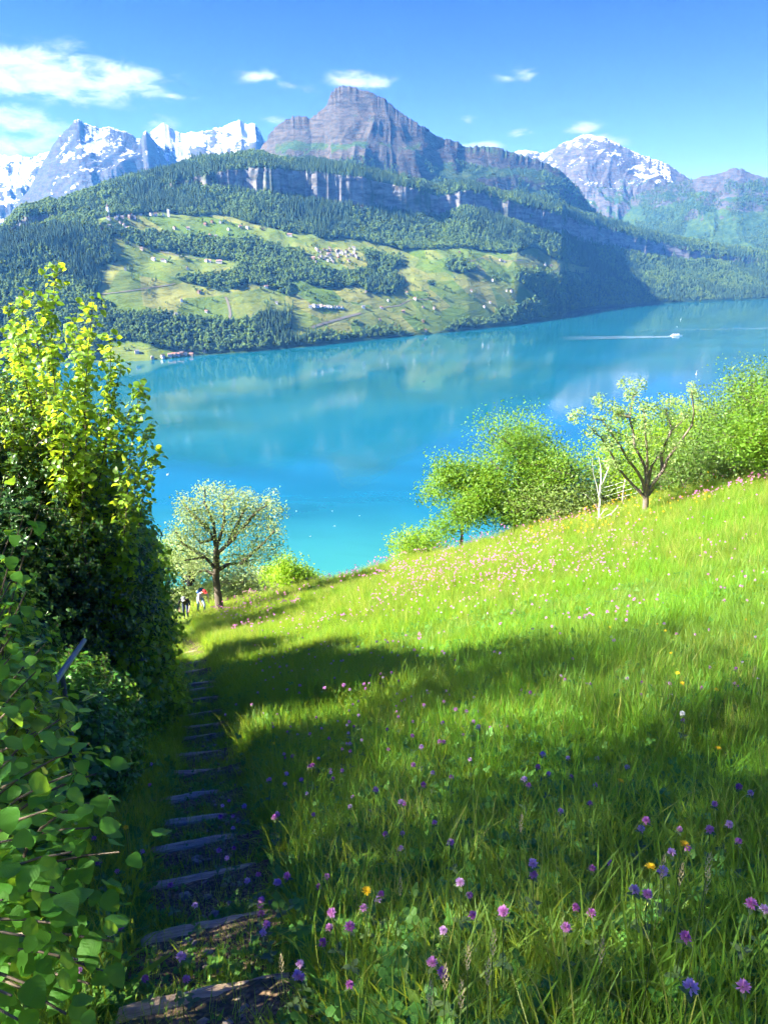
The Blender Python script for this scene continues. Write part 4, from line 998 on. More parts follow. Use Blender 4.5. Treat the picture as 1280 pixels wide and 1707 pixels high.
px_tree('apple_tree', 'blossoming pale green apple tree where the path dips over the brow', (492, 660), 2.667, (180, 760), 36.0,
        35.0, [(497, 672), (488, 600), (480, 540), (484, 470), (482, 420)],
        [[(484,430),(470,370),(450,330),(438,310)], [(486,430),(560,370),(595,320),(655,308)], [(485,510),(540,480),(590,475),(655,458)], [(482,530),(430,505),(380,520),(350,532)], [(480,500),(430,450),(340,465)],
         [(482,420),(470,300),(430,200),(430,150)], [(540,385),(600,250),(620,190)], [(470,370),(410,385),(370,330)], [(482,420),(520,300),(520,200),(560,160)], [(600,320),(660,250),(710,220)], [(590,475),(680,400),(740,330)], [(450,330),(370,250),(330,200)], [(430,450),(330,390),(300,330)]],
        0.19, [(430,150),(480,150),(560,180),(620,190),(720,190),(380,200),(330,200),(460,220),(540,230),(600,240),(660,250),(720,250),(760,245),(340,280),(400,290),(470,290),(540,300),(600,300),(680,300),(730,310),(320,350),(390,350),(520,350),(600,370),(680,370),(740,350),(310,400),(370,410),(420,430),(560,420),(640,420),(700,410),(760,400),(300,460),(350,500),(600,450),(680,455),(730,440),(420,240),(500,180),(330,250),(640,330)],
        12000, (.12, .07), (m_bark, m_bark, m_apple), 9, spread=.26, tw=(8, .6, .012))
def grown_tree(name, label, base, height, width, nleaf, leaf, mats, seed, trunk_r=.12, cat='tree', group=None, crown_lo=.22, clump=.30, nl=11, lean=(0, 0), multi=1):
    """tapered trunk, ascending limbs that fork, leaf clumps along the outer twigs"""
    gs = random.Random(seed); bz = float(ground(base[0], base[1])); root = empty(name, (base[0], base[1], H+bz)); tag(root, label, cat, group)
    limbs = []
    for t_ in range(multi):
        a0 = gs.uniform(0, 6.28); sp = 0.22*width*(multi > 1)
        tp = []
        for j in range(8):
            t = j/7; tp.append(np.array([lean[0]*t*height+sp*t*math.cos(a0)+gs.uniform(-.04, .04)*height*.2, lean[1]*t*height+sp*t*math.sin(a0), t*height*.86-.15*(j == 0)]))
        V_, F_ = tube(tp, [trunk_r*(1.2 if j == 0 else 1-.8*j/7)/(multi**.5) for j in range(8)], 8)
        me = bpy.data.meshes.new('trunk'); me.from_pydata([tuple(v) for v in V_], [], F_); link('trunk', me, mats[0], root)
        for k in range(nl):
            f = gs.uniform(crown_lo, .95); i = min(6, int(f*7)); q = tp[i]+(tp[i+1]-tp[i])*(f*7-i); a = k*2.4+gs.uniform(-.4, .4)
            rr_ = width*.5*math.sin(math.pi*min(.95, max(.15, (f-crown_lo)/(1-crown_lo)*.66+.16)))**.8*gs.uniform(.75, 1.1)
            rise = height*.16*gs.uniform(.3, 1.5); pts = []
            for j in range(5):
                t = j/4; pts.append(q+np.array([math.cos(a)*rr_*t, math.sin(a)*rr_*t, rise*t-.12*rr_*t*t])+np.array([gs.uniform(-.05, .05) for _ in range(3)])*rr_*.5*(j > 0))
            limbs.append(pts); V_, F_ = tube(pts, [trunk_r*.36*(1-.8*j/4) for j in range(5)], 5); me = bpy.data.meshes.new('limb'); me.from_pydata([tuple(v) for v in V_], [], F_); link('limb', me, mats[0], root)
    tb, tips = twigs_from(limbs, gs, 9, width*.22, trunk_r*.1)
    tips += [l[-1] for l in limbs]+[l[-2] for l in limbs]+[np.array([gs.uniform(-.12, .12)*width, gs.uniform(-.12, .12)*width, height*gs.uniform(.8, .98)]) for _ in range(8)]
    link('twigs', tube_mesh('twigs', tb), mats[0], root)['kind'] = 'stuff'
    S = Soup(); leaf_cloud(S, np.array(tips), nleaf, leaf[0], leaf[1], clump*width*.16, seed)
    o = link('crown', S.mesh('crown', mats[1]), None, root); o['kind'] = 'stuff'
    return root
def gpx(px, y):      # ground place under a photo column at a given depth
    d = ray(px, 900); x = d[0]/d[1]*y; return (x, y)
MB = (m_bark, m_beech); MDk = (m_bark, m_dkleaf); m_olive = leaf_mat('olive_leaf', (0.085, 0.140, 0.030), (0.170, 0.230, 0.060), (0.34, 0.44, 0.08), 0.5, 0.36, 0.3, .7, .2); MO = (m_bark, m_olive); m_mid = leaf_mat('maple_leaf', (0.060, 0.150, 0.012), (0.130, 0.230, 0.022), (0.36, 0.54, 0.035), 0.5, 0.38, 0.3, .7, .2); MM = (m_bark, m_mid); MA = (m_bark, m_apple)
def place(px, ytop, ydist): # height so that the crown top reaches pixel row ytop
    d = ray(px, ytop); t = ydist/d[1]; x = d[0]*t; return (x, ydist), float(d[2]*t-ground(x, ydist))
for (px, yt, yd, w, nlf, mt, sd_, nm_, lb, ct, kw) in [
    (774, 766, 40.5, 3.8, 8000, MM, 31, 'wild_cherry_tree', 'slender light green tree with forked pale trunk on the brow, left of the broader one', 'tree', dict(trunk_r=.10, crown_lo=.20, nl=14)),
    (868, 714, 41.0, 5.8, 15000, MM, 32, 'beech_tree', 'broad bright green tree standing against the lake above the pink clover', 'tree', dict(trunk_r=.14, crown_lo=.14, nl=20)),
    (690, 888, 42.5, 3.0, 3000, MB, 33, 'young_bush', 'small green bush at the brow left of the slender tree', 'bush', dict(trunk_r=.05, crown_lo=.05, multi=3)),
    (940, 800, 39.0, 4.6, 6500, MO, 34, 'olive_green_shrub', 'pale olive green shrub between the broad tree and the old fruit tree', 'bush', dict(trunk_r=.06, crown_lo=.05, multi=3)),
    (1085, 700, 41.0, 7.0, 12000, MB, 35, 'maple_tree', 'bright green leafy tree directly behind the old fruit tree', 'tree', dict(trunk_r=.16, crown_lo=.1, nl=16)),
    (1165, 690, 46.0, 7.5, 10000, MDk, 36, 'beech_tree', 'darker green tree behind the brow beside the wire fence', 'tree', dict(trunk_r=.18, crown_lo=.1, nl=16)),
    (1250, 635, 40.0, 6.5, 10000, MDk, 37, 'yew_tree', 'dark feathery tree rising beyond the fence at the top of the meadow', 'tree', dict(trunk_r=.17, crown_lo=.12, nl=18)),
    (1305, 640, 31.0, 4.2, 6000, MM, 38, 'maple_tree', 'sunlit yellow green maple at the upper end of the fence', 'tree', dict(trunk_r=.12, crown_lo=.15, nl=14)),
    (1010, 815, 43.0, 3.6, 3500, MDk, 39, 'hawthorn_shrub', 'dark low shrub behind the dead white sapling', 'bush', dict(trunk_r=.05, crown_lo=.05, multi=3)),
    (1180, 770, 36.5, 5.5, 6000, MDk, 48, 'hawthorn_shrub', 'dense dark shrub right behind the fence wires', 'bush', dict(trunk_r=.05, crown_lo=.03, multi=4)),
    (1270, 745, 34.5, 5.0, 5500, MDk, 49, 'hawthorn_shrub', 'dense dark shrub under the sunlit maple by the fence', 'bush', dict(trunk_r=.05, crown_lo=.03, multi=4)),
    (478, 925, 42.0, 2.8, 3500, MB, 40, 'young_maple_tree', 'small bright green tree just below the brow right of the apple tree', 'tree', dict(trunk_r=.06, crown_lo=.1)),
    (505, 958, 43.5, 1.8, 1500, MB, 41, 'young_bush', 'low round green bush below the brow right of the small bright tree', 'bush', dict(trunk_r=.04, crown_lo=.05, multi=2)),
    (300, 905, 43.5, 4.4, 6000, MA, 42, 'apple_tree', 'pale green fruit tree half hidden behind the people', 'tree', dict(trunk_r=.1, crown_lo=.08)),
    (400, 950, 44.0, 3.6, 3800, MA, 43, 'hedge_shrub', 'pale green shrub below the apple tree trunk', 'bush', dict(trunk_r=.05, crown_lo=.02, multi=3)),
    (235, 890, 43.0, 3.4, 4500, MM, 44, 'hazel_tree', 'fresh green hazel at the far end of the hedge', 'tree', dict(trunk_r=.08, crown_lo=.08, multi=2)),
    ]:
    bs, h_ = place(px, yt, yd)
    grown_tree(nm_, lb, bs, h_, w*1.1, int(nlf*2.0), (.15, .09), mt, sd_, cat=ct, clump=.58, **kw)
# dead white sapling
px_tree('dead_sapling', 'leafless white dead sapling left of the old fruit tree', (325, 925), 3.368, (900, 600), 33.0, 33.0, [(325, 990), (325, 900), (335, 800), (338, 700)],
        [[(338,720),(340,650),(335,600),(330,540)], [(335,790),(320,700),(300,640),(292,550)], [(338,720),(365,660),(385,600),(400,570)], [(328,880),(350,850),(370,830)], [(330,840),(290,790),(275,770)], [(325,900),(400,860),(440,820)]],
        0.05, None, 30, (.05, .03), (plain_mat('dead_wood', (0.55, 0.52, 0.47), .9, .15), plain_mat('dead_twig', (0.55, 0.52, 0.47), .9, .15), m_apple), 19, cat='sapling', tw=(3, .35, .006))
# trees above the hedge that shade the near slope (left of the view)
for k, (x_, y_, h_, w_, lb) in enumerate([(-9.4, 0.4, 12.8, 6.5, 'tall leafy maple beside the hedge, first one uphill'), (-10.2, 4.0, 13.3, 6.0, 'tall leafy maple beside the hedge, second one uphill'), (-8.4, -3.6, 12.5, 6.0, 'tall leafy maple left of the top of the path'),
        (-13.5, 13.5, 9.0, 5.0, 'leafy maple on the slope below the dark evergreen'), (-7.0, -7.2, 10.0, 5.5, 'tall leafy maple behind the viewpoint'), (-14.5, 25.5, 11.0, 5.0, 'leafy maple hidden below the hedge, left of the apple tree'), (-16.5, 30.0, 11.0, 5.0, 'leafy maple farthest down the hedge line')]):
    grown_tree('maple_tree', lb, (x_, y_), h_, w_, 11500, (.15, .10), MB, 60+k, trunk_r=.2, nl=18, clump=.62)
# ================================================================== FLOWERS
m_petal = leaf_mat('clover_petal', (0.380, 0.140, 0.340), (0.600, 0.300, 0.500), (0.70, 0.30, 0.58), 0.6, 0.30, 0.2, 40, .7)
m_petal_w = leaf_mat('white_clover_petal', (0.62, 0.62, 0.56), (0.78, 0.76, 0.72), (0.7, 0.7, 0.6), 0.6, 0.3, 0.2)
m_yel = leaf_mat('yellow_petal', (0.72, 0.42, 0.010), (0.85, 0.60, 0.02), (0.85, 0.60, 0.03), 0.6, 0.25, 0.2)
m_stem = leaf_mat('flower_stem', (0.060, 0.120, 0.025), (0.120, 0.170, 0.045), (0.2, 0.3, 0.05), 0.5, 0.2, 0.3)
m_seed = leaf_mat('seed_head', (0.330, 0.260, 0.130), (0.480, 0.380, 0.200), (0.5, 0.42, 0.2), 0.7, 0.3, 0.2)
def clover_head(seed, mat, n=60, R=.0135, low=False):
    g = np.random.default_rng(seed); S = Soup(); n = 22 if low else n
    for k in range(n):
        zc = 1-1.55*(k+.5)/n; a = k*2.39996+g.normal(0, .2); rr_ = math.sqrt(max(0, 1-zc*zc)); d = np.array([rr_*math.cos(a), rr_*math.sin(a), zc*1.05+.25]); d /= np.linalg.norm(d)
        s_ = np.cross(d, [0, 0, 1.0])+1e-4; s_ /= np.linalg.norm(s_); l = R*g.uniform(.85, 1.25); w = R*(.30 if low else .17)
        S.add([d*R*.25-s_*w*.4, d*R*.25+s_*w*.4, d*l*.85+s_*w, d*l*1.12, d*l*.85-s_*w], f4=[(0, 1, 2, 4)], f3=[(4, 2, 3)])
    me = S.mesh('flower_head', mat); return me
def stem_geo(seed, h, leaves=True, r=.0016):
    g = random.Random(seed); bx_, by_ = g.uniform(-.03, .03), g.uniform(-.03, .03); S = Soup()
    V_, F_ = tube([(0, 0, -.02), (bx_*.3, by_*.3, h*.5), (bx_, by_, h)], [r*1.2, r, r*.9], 4); S.add([tuple(v) for v in V_], f4=F_)
    if leaves:
        for (zz_, sc) in ((h*.55, 1.3), (h*.95, .9)):
            t = zz_/h
            for j in range(3):
                V_, F_ = leaf_geo(.026*sc, .015*sc, .2, .2, n=3); R_ = rotm(j*2.09+seed, .25, 0); S.add(V_ @ R_.T+np.array([bx_*t, by_*t, zz_]), f4=F_)
    return S.mesh('clover_flower', m_stem), (bx_, by_, h)
m_petal_d = leaf_mat('deep_clover_petal', (0.320, 0.090, 0.280), (0.480, 0.180, 0.400), (0.45, 0.12, 0.42), 0.6, 0.30, 0.2, 40, .7)
m_petal_l = leaf_mat('lilac_clover_petal', (0.500, 0.290, 0.480), (0.680, 0.460, 0.620), (0.60, 0.36, 0.60), 0.6, 0.30, 0.2, 40, .7)
HEADS = [clover_head(1, m_petal), clover_head(2, m_petal_d), clover_head(3, m_petal_l)]; TINT = ['purple', 'deep violet', 'pale lilac']; HEAD_W = clover_head(4, m_petal_w)
STEMS = [stem_geo(s, .25+.035*s) for s in range(4)]
FL = [(400+x/2.56, 1200+y/2.56) for x, y in [(140,28),(205,15),(255,40),(305,78),(375,82),(475,50),(472,85),(430,126),(458,125),(476,156),(632,128),(765,143),(848,126),(878,122),(1002,150),(184,143),(232,180),(327,168),(285,235),(319,232),(190,262),(255,270),(375,205),(395,215),(420,242),(386,270),(272,305),(118,263),(465,327),(463,380),(308,388),(142,440),(35,400),(557,340),(763,290),(823,205),(757,215),(911,235),(1226,300),(683,447),(706,405),(671,404),(820,445),(633,475),(665,557),(930,555),(246,703),(174,722),(387,685),(312,685),(67,682),(77,783),(120,842),(133,915),(440,890),(490,928),(572,762),(560,808),(640,735),(957,738),(996,720),(985,872),(841,912),(1132,920),(321,993),(290,1028),(262,1050),(448,1082),(210,1145),(838,1110),(923,1087),(1267,660),(395,925)]]
FL += [(880+x/3.2, 1200+y/3.2) for x, y in [(850,15),(80,230),(110,260),(75,278),(232,192),(340,187),(248,262),(520,270),(363,318),(5,378),(165,465),(335,462),(1140,378),(1160,390),(1003,440),(597,592),(573,615),(760,565),(875,625),(1032,590),(998,615),(1168,650),(760,714),(460,752),(303,790),(770,862),(45,825),(292,972),(618,980),(647,940),(1163,1035),(1270,1067),(231,1168),(805,1157),(825,1560),(1150,1557),(385,1040)]]
FL += [(x/2.4146, 1000+y/2.4146) for x, y in [(620,668),(608,745),(398,983),(553,1015),(495,1067),(415,1073),(1030,400),(945,443),(1105,450),(1065,450),(1097,508),(1138,617),(1145,730),(1077,732),(928,790),(912,828),(938,870),(888,890),(953,917),(1098,900),(945,995),(905,1020),(868,1028),(693,1200),(792,1245),(1130,1163),(1038,1220),(1078,1277),(1090,1345),(490,1330),(482,1370),(343,1448),(588,1472),(718,1502),(780,1530),(1028,1125),(920,480),(1010,445)]]
gs = random.Random(99)
extra = []
while len(extra) < 118:                     # further heads in the middle of the meadow, in loose drifts
    px, py = gs.uniform(420, 1270), gs.uniform(1010, 1230)
    q = hit(px, py, .2)
    if float(fbm(q[0]/1.6, q[1]/1.6, 2, 411)) > .05 and q[1] < 24: extra.append((px, py))
def flower(base, head, label, group, cat, seed, scale, name='clover_flower', stem=None):
    st = stem or STEMS[seed % 4]; me, top = st
    o = link(name, me, None); o.location = base; o.rotation_euler = (0, 0, gs.uniform(0, 6.28)); o.scale = (scale,)*3
    tag(o, label, cat, group); hd = link('flower_head', head, None, o); hd.location = top; hd.rotation_euler = (gs.uniform(-.3, .3), gs.uniform(-.3, .3), 0)
    return o
for k, (px, py) in enumerate(FL+extra):
    st = k % 4; hgt = STEMS[st][1][2]; q = hit(px, py, hgt); near = q[0]-float(pathx(q[1])) < 0.75
    sc = gs.uniform(.85, 1.2)
    if q[1] > 9: sc *= 1.25
    lb, gr = ((TINT[k % 3]+' clover blossom growing right beside the log steps', TINT[k % 3]+' clover blossoms beside the log steps') if near else ((TINT[k % 3]+' clover blossom low in the shaded foreground grass', TINT[k % 3]+' clover blossoms in the foreground') if q[1] < 6.5 else (TINT[k % 3]+' clover blossom halfway up the sloping meadow', TINT[k % 3]+' clover blossoms halfway up the meadow')))
    flower(tuple(q), HEADS[k % 3], lb, gr, 'flower', st, sc)
flower(tuple(hit(880+840/3.2, 1200+62/3.2, .24)), HEAD_W, 'single white clover blossom among the purple ones in shaded grass', None, 'flower', 2, 1.2)
# yellow hawkbits
def daisy(seed):
    g = np.random.default_rng(seed); S = Soup()
    for k in range(26):
        a = k*2.39996; el = .15+.9*(k/26); d = np.array([math.cos(a)*math.cos(el), math.sin(a)*math.cos(el), math.sin(el)]); s_ = np.array([-math.sin(a), math.cos(a), 0]); l = .017*(1-.35*k/26); w = .0024
        S.add([d*.002-s_*w*.5, d*.002+s_*w*.5, d*l+s_*w, d*l-s_*w], f4=[(0, 1, 2, 3)])
    return S.mesh('flower_head', m_yel)
DZ = [daisy(1), daisy(2)]; ST_Y = [stem_geo(10+s, .30+.04*s, False, .0018) for s in range(3)]
YL = [(880+485/3.2, 1200+365/3.2), (880+1000/3.2, 1200+203/3.2), (880+808/3.2, 1200+750/3.2), (880+652/3.2, 1200+857/3.2), (1094,1046),(1108,1059),(1117,1096),(1135,1148),(1129,1133),(458,1246),(611,1503),(210,1393),(1015,1050),(1190,1160),(1240,1040)]
for k, (px, py) in enumerate(YL):
    st = ST_Y[k % 3]; q = hit(px, py, st[1][2])
    flower(tuple(q), DZ[k % 2], 'bright yellow hawkbit flower on a bare stalk in the meadow', 'yellow flowers in the meadow', 'flower', k, 1.15, 'hawkbit_flower', st)
# ripe grass heads in the near grass
def seed_head(seed):
    g = np.random.default_rng(seed); S = Soup()
    for k in range(34):
        t = k/33; a = k*2.4; r_ = .0055*math.sin(math.pi*min(.96, t*.9+.08)); q = np.array([math.cos(a)*r_, math.sin(a)*r_, t*.075]); e = q+np.array([math.cos(a)*.004, math.sin(a)*.004, .011]); s_ = np.array([-math.sin(a), math.cos(a), 0])*.0018
        S.add([q-s_, q+s_, e], f3=[(0, 1, 2)])
    return S.mesh('seed_head', m_seed)
SH = [seed_head(1), seed_head(2)]; ST_G = [stem_geo(20+s, .46+.06*s, False, .0016) for s in range(3)]
for k, (px, py) in enumerate([(712,1650),(742,1625),(771,1645),(786,1620),(829,1630),(1100,1470),(1148,1470),(1190,1480),(826,1560),(655,1475),(876,1380),(1170,1465),(1005,1580),(666,1068),(1262,1120),(480,1600)]):
    st = ST_G[k % 3]; q = hit(px, py+14, st[1][2]); o = link('grass_stalk', st[0], None); o.location = tuple(q); o.rotation_euler = (0, 0, gs.uniform(0, 6)); tag(o, 'tall grass stalk with a ripe straw-coloured seed head', 'grass stalk', 'ripe grass stalks in the foreground')
    hd = link('seed_head', SH[k % 2], None, o); hd.location = st[1]
# the many more distant clover heads
def far_flower(seed, mat):
    S = Soup(); me = clover_head(seed, mat, low=True); V_ = np.empty(len(me.vertices)*3, np.float32); me.vertices.foreach_get('co', V_); V_ = V_.reshape(-1, 3)*1.5+np.array([0, 0, .34])
    me.vertices.foreach_set('co', V_.astype(np.float32).ravel()); me.update(); return me
FF = [far_flower(s, m_petal) for s in (11, 12, 13)]; FY = [far_flower(14, m_yel)]
m_petal_p = leaf_mat('pink_clover_petal', (0.480, 0.130, 0.340), (0.680, 0.280, 0.470), (0.75, 0.36, 0.5), 0.6, 0.30, 0.2, 3, .7)
FP = [far_flower(s, m_petal_p) for s in (15, 16)]
g = np.random.default_rng(61); n = 60000
y = g.uniform(8, 44, n); x = g.uniform(-8, 26, n); px, py = project(x, y, G(x, y))
drift = fbm(x/2.2, y/2.2, 3, 412); band = np.exp(-((py-(1010-0.145*(px-560)))/34)**2)*sstep(620, 700, px)*sstep(1120, 980, px)
pr = np.clip(.012+.12*np.clip(drift-.10, 0, 1)*2.8+.42*band*(.35+np.clip(drift+.2, 0, 1)), 0, 1)*sstep(-8, -2, x-pathx(y)-.5)
k = (g.uniform(0, 1, n) < pr) & (x-pathx(y) > 1.2); x, y = x[k], y[k]; n = len(x)
pink = g.uniform(0, 1, n) < sstep(14, 26, y)*.8+.1
rt = lambda n_: np.stack([g.normal(0, .15, n_), g.normal(0, .15, n_), g.uniform(0, 6.28, n_)], -1)
for msk, pr_, nm_, lb in ((pink, FP, 'clover_blossoms', 'drifts of pink clover blossom across the upper meadow'), (~pink, FF, 'clover_blossoms', 'scattered purple clover blossom across the middle of the meadow')):
    nn = int(msk.sum()); scatter(nm_, np.stack([x[msk], y[msk], G(x[msk], y[msk])], -1), rt(nn), g.uniform(.9, 1.4, nn)*(1+.6*sstep(16, 36, y[msk])), pr_, label=lb, cat='flowers', seed=7)
n = 170; pxr = g.uniform(880, 1180, n); yy = g.uniform(28, 38, n); dd = ray(pxr, np.full(n, 880)); xx = dd[:, 0]/dd[:, 1]*yy
scatter('buttercups', np.stack([xx, yy, G(xx, yy)], -1), rt(n), g.uniform(1.2, 2.0, n), FY, label='small yellow buttercups along the meadow brow below the shrubs', cat='flowers', seed=8)

# ================================================================== FENCE
m_wire = plain_mat('fence_wire', (0.75, 0.75, 0.72), .28, .04); m_post = plain_mat('fence_post_wood', (0.34, 0.29, 0.23), .9, .35, 12, .2, .5)
fp = [gpx(px_, y_) for px_, y_ in ((1345, 36.0), (1235, 36.6), (1130, 37.2), (1030, 38.0), (950, 39.0))]
fb = [np.array([x_, y_, float(ground(x_, y_))]) for x_, y_ in fp]
root = empty('wire_fence', (fb[0][0], fb[0][1], H+fb[0][2])); tag(root, 'thin pale wire fence on wooden posts running down the brow', 'fence'); o0 = fb[0]
for q in fb:
    V_, F_ = tube([q-o0+np.array([0, 0, -.2]), q-o0+np.array([0, 0, .6]), q-o0+np.array([.02, 0, 1.45])], [.05, .047, .042], 7); me = bpy.data.meshes.new('post'); me.from_pydata([tuple(v) for v in V_], [], F_+[tuple(range(14, 21))]); link('post', me, m_post, root)
for hgt in (.55, .85, 1.12, 1.35):
    pts = []
    for a_, c_ in zip(fb[:-1], fb[1:]):
        for t in np.linspace(0, 1, 6)[:-1]: pts.append(a_*(1-t)+c_*t-o0+np.array([0, -.05, hgt-.05*math.sin(math.pi*t)]))
    pts.append(fb[-1]-o0+np.array([0, -.05, hgt])); V_, F_ = tube(pts, [.007]*len(pts), 4); me = bpy.data.meshes.new('wire'); me.from_pydata([tuple(v) for v in V_], [], F_); link('wire', me, m_wire, root)

# ================================================================== PEOPLE
m_skin = plain_mat('skin', (0.55, 0.33, 0.23), .55, .06); m_black = plain_mat('black_cloth', (0.022, 0.022, 0.026), .85, .3); m_navy = plain_mat('navy_cloth', (0.025, 0.035, 0.075), .85, .25)
m_grey = plain_mat('grey_cloth', (0.22, 0.24, 0.25), .85, .2); m_red = plain_mat('red_cloth', (0.62, 0.03, 0.03), .8, .15); m_jean = plain_mat('denim', (0.20, 0.28, 0.42), .85, .25)
m_blue = plain_mat('blue_pack_cloth', (0.03, 0.10, 0.22), .8, .25); m_lilac = plain_mat('lilac_cloth', (0.42, 0.34, 0.50), .85, .15); m_hair = plain_mat('brown_hair', (0.06, 0.035, 0.02), .6, .3, 30); m_shoe = plain_mat('shoe_leather', (0.05, 0.045, 0.04), .6, .2)
def person(base, rz, label, mats, lean=.75, cap=None, pack=None, step=.14, tall=1.7):
    """mats: shirt, trousers. A figure bent forwards at the hip, climbing; local -Y is forward"""
    s = tall/1.7; root = empty('person', tuple(base), rz); tag(root, label, 'person'); root.scale = (s,)*3
    hip = np.array([0, .12, .90]); up = np.array([0, -math.sin(lean), math.cos(lean)])
    waist = hip+up*.16; chest = hip+up*.40; neck = hip+up*.56; headb = neck+np.array([0, -.07, .03]); head = headb+np.array([0, -.11, .06])
    J = [hip, waist, chest, neck, headb, head]; R_ = [.135, .125, .15, .062, .06, .098]; E = [(0, 1), (1, 2), (2, 3), (3, 4), (4, 5)]; K = ['t', 's', 's', 'k', 'k', 'k']
    def add(p_, r, par, kind): J.append(np.array(p_)); R_.append(r); E.append((par, len(J)-1)); K.append(kind); return len(J)-1
    for sx in (-1, 1):
        h = add(hip+np.array([sx*.09, 0, -.05]), .095, 0, 't'); kn = add(np.array([sx*.10, .02-step*sx-.06, .49]), .064, h, 't'); an = add(np.array([sx*.10, .10-step*sx, .10]), .044, kn, 't')
        add(np.array([sx*.11, -.06-step*sx, .045]), .042, an, 'b')
        sh = add(chest+up*.08+np.array([sx*.19, 0, -.01]), .062, 2, 's'); el = add(sh and J[-1]+np.array([sx*.09, -.06, -.27]), .043, sh, 's'); wr = add(J[-1]+np.array([-sx*.05, -.12, -.20]), .03, el, 'k'); pm_ = add(J[-1]+np.array([-sx*.01, -.04, -.07]), .03, wr, 'k')
        for f in range(5): add(J[pm_]+np.array([sx*(.03-.015*f) if f < 4 else -sx*.045, -.02-.008*f, -.075+.006*abs(f-1.5) if f < 4 else -.02]), .0095, pm_, 'k')
    me = bpy.data.meshes.new('body'); me.from_pydata([tuple(j) for j in J], E, []); me.update()
    tmp = bpy.data.objects.new('body', me); COL.objects.link(tmp); md = tmp.modifiers.new('skin', 'SKIN')
    for i, r in enumerate(R_): me.skin_vertices[0].data[i].radius = (r, r)
    me.skin_vertices[0].data[0].use_root = True
    sb = tmp.modifiers.new('sub', 'SUBSURF'); sb.levels = 1; sb.render_levels = 1
    ev = tmp.evaluated_get(bpy.context.evaluated_depsgraph_get()); m2 = bpy.data.meshes.new_from_object(ev); bpy.data.objects.remove(tmp)
    m2.materials.clear()
    for mm in (mats[0], mats[1], m_skin, m_shoe): m2.materials.append(mm)
    JA = np.array(J); sl = {'s': 0, 't': 1, 'k': 2, 'b': 3}
    mids = np.array([(JA[a_]*.35+JA[c_]*.65) for a_, c_ in E]); kinds = [K[c_] for a_, c_ in E]
    for p_ in m2.polygons: p_.material_index = sl[kinds[int(np.argmin(((mids-np.array(p_.center))**2).sum(1)))]]; p_.use_smooth = True
    m2.name = 'body'; link('body', m2, None, root)
    def lump(name, c, r, mat, seed, cut=None):
        bm = bmesh.new(); bmesh.ops.create_uvsphere(bm, u_segments=14, v_segments=9, radius=1); gg = random.Random(seed)
        for v in bm.verts:
            if cut is not None and v.co.z < cut: v.co.z = cut
            v.co = Vector((v.co.x*r[0], v.co.y*r[1], v.co.z*r[2]))*(1+gg.uniform(-.02, .02))
        mm = bpy.data.meshes.new(name); bm.to_mesh(mm); bm.free(); o = link(name, mm, mat, root); o.location = c; return o
    lump('hair', tuple(head+np.array([0, .035, .0])), (.10, .095, .105), m_hair, 1)
    for sx in (-1, 1): lump('eye', tuple(head+np.array([sx*.036, -.095, -.005])), (.012, .008, .009), m_black, 2)
    lump('nose', tuple(head+np.array([0, -.105, -.03])), (.014, .02, .022), m_skin, 3); lump('mouth', tuple(head+np.array([0, -.094, -.065])), (.026, .008, .006), m_red, 4)
    if cap:
        c_ = lump('cap', tuple(head+np.array([0, .005, .035])), (.108, .115, .088), cap, 5, -.1); c_.rotation_euler = (.3, 0, 0)
        br = lump('brim', (0, -.135, -.002), (.085, .085, .012), cap, 6); br.parent = c_
    if pack:
        bm = bmesh.new(); bmesh.ops.create_cube(bm, size=1); bmesh.ops.scale(bm, vec=(.30, .17, .44), verts=bm.verts); bmesh.ops.bevel(bm, geom=bm.edges[:], offset=.05, segments=3, affect='EDGES')
        mm = bpy.data.meshes.new('backpack'); bm.to_mesh(mm); bm.free(); o = bpy.data.objects.new('backpack', mm); mm.materials.append(pack); COL.objects.link(o); o.parent = root
        o.location = tuple(hip+up*.34+np.array([0, math.cos(lean)*.2, math.sin(lean)*.2])); o.rotation_euler = (lean, 0, 0)
    return root
def stand(px, py): return hit(px, py, 0.0)
q = stand(311, 1033); person(q, .15, 'person in black shirt, dark trousers and grey cap bending over on the path', (m_black, m_navy), .85, m_grey, None, .10, 1.72)
q = stand(337, 1022); person(q, .75, 'person with red cap and blue backpack stooping beside the apple tree', (m_lilac, m_jean), .8, m_red, m_blue, .16, 1.62)
q = stand(282, 1042); person(q, -.5, 'person in dark clothes half hidden behind the end of the hedge', (m_black, m_grey), .6, None, None, .2, 1.68)
# jacket hanging from an apple branch
S = Soup(); n = 9; gg = random.Random(2); rows = []
for i in range(9):
    t = i/8; w = .22*(.35+.65*math.sin(math.pi*min(1, .25+t*.6))); 
    ring = [(w*math.cos(2*math.pi*k/12)*(1+.2*math.cos(3*2*math.pi*k/12+i)), .10*math.sin(2*math.pi*k/12)*(1+.25*math.sin(5*k)), -.75*t+.03*gg.uniform(-1, 1)) for k in range(12)]; rows += ring
F_ = [(i*12+k, i*12+(k+1) % 12, (i+1)*12+(k+1) % 12, (i+1)*12+k) for i in range(8) for k in range(12)]
me = bpy.data.meshes.new('jacket'); me.from_pydata(rows, [], F_); jk = link('jacket', me, m_black); jk.location = at_depth(318, 952, 38.0)+np.array([0, 0, H]); jk.rotation_euler = (0, .15, .3); tag(jk, 'black jacket hanging from a low apple branch', 'jacket')
for sx in (-1, 1):
    V_, F_ = tube([(sx*.13, 0, -.1), (sx*.2, 0, -.35), (sx*.19, -.02, -.62)], [.06, .055, .045], 8); me = bpy.data.meshes.new('sleeve'); me.from_pydata([tuple(v) for v in V_], [], F_); link('sleeve', me, m_black, jk)

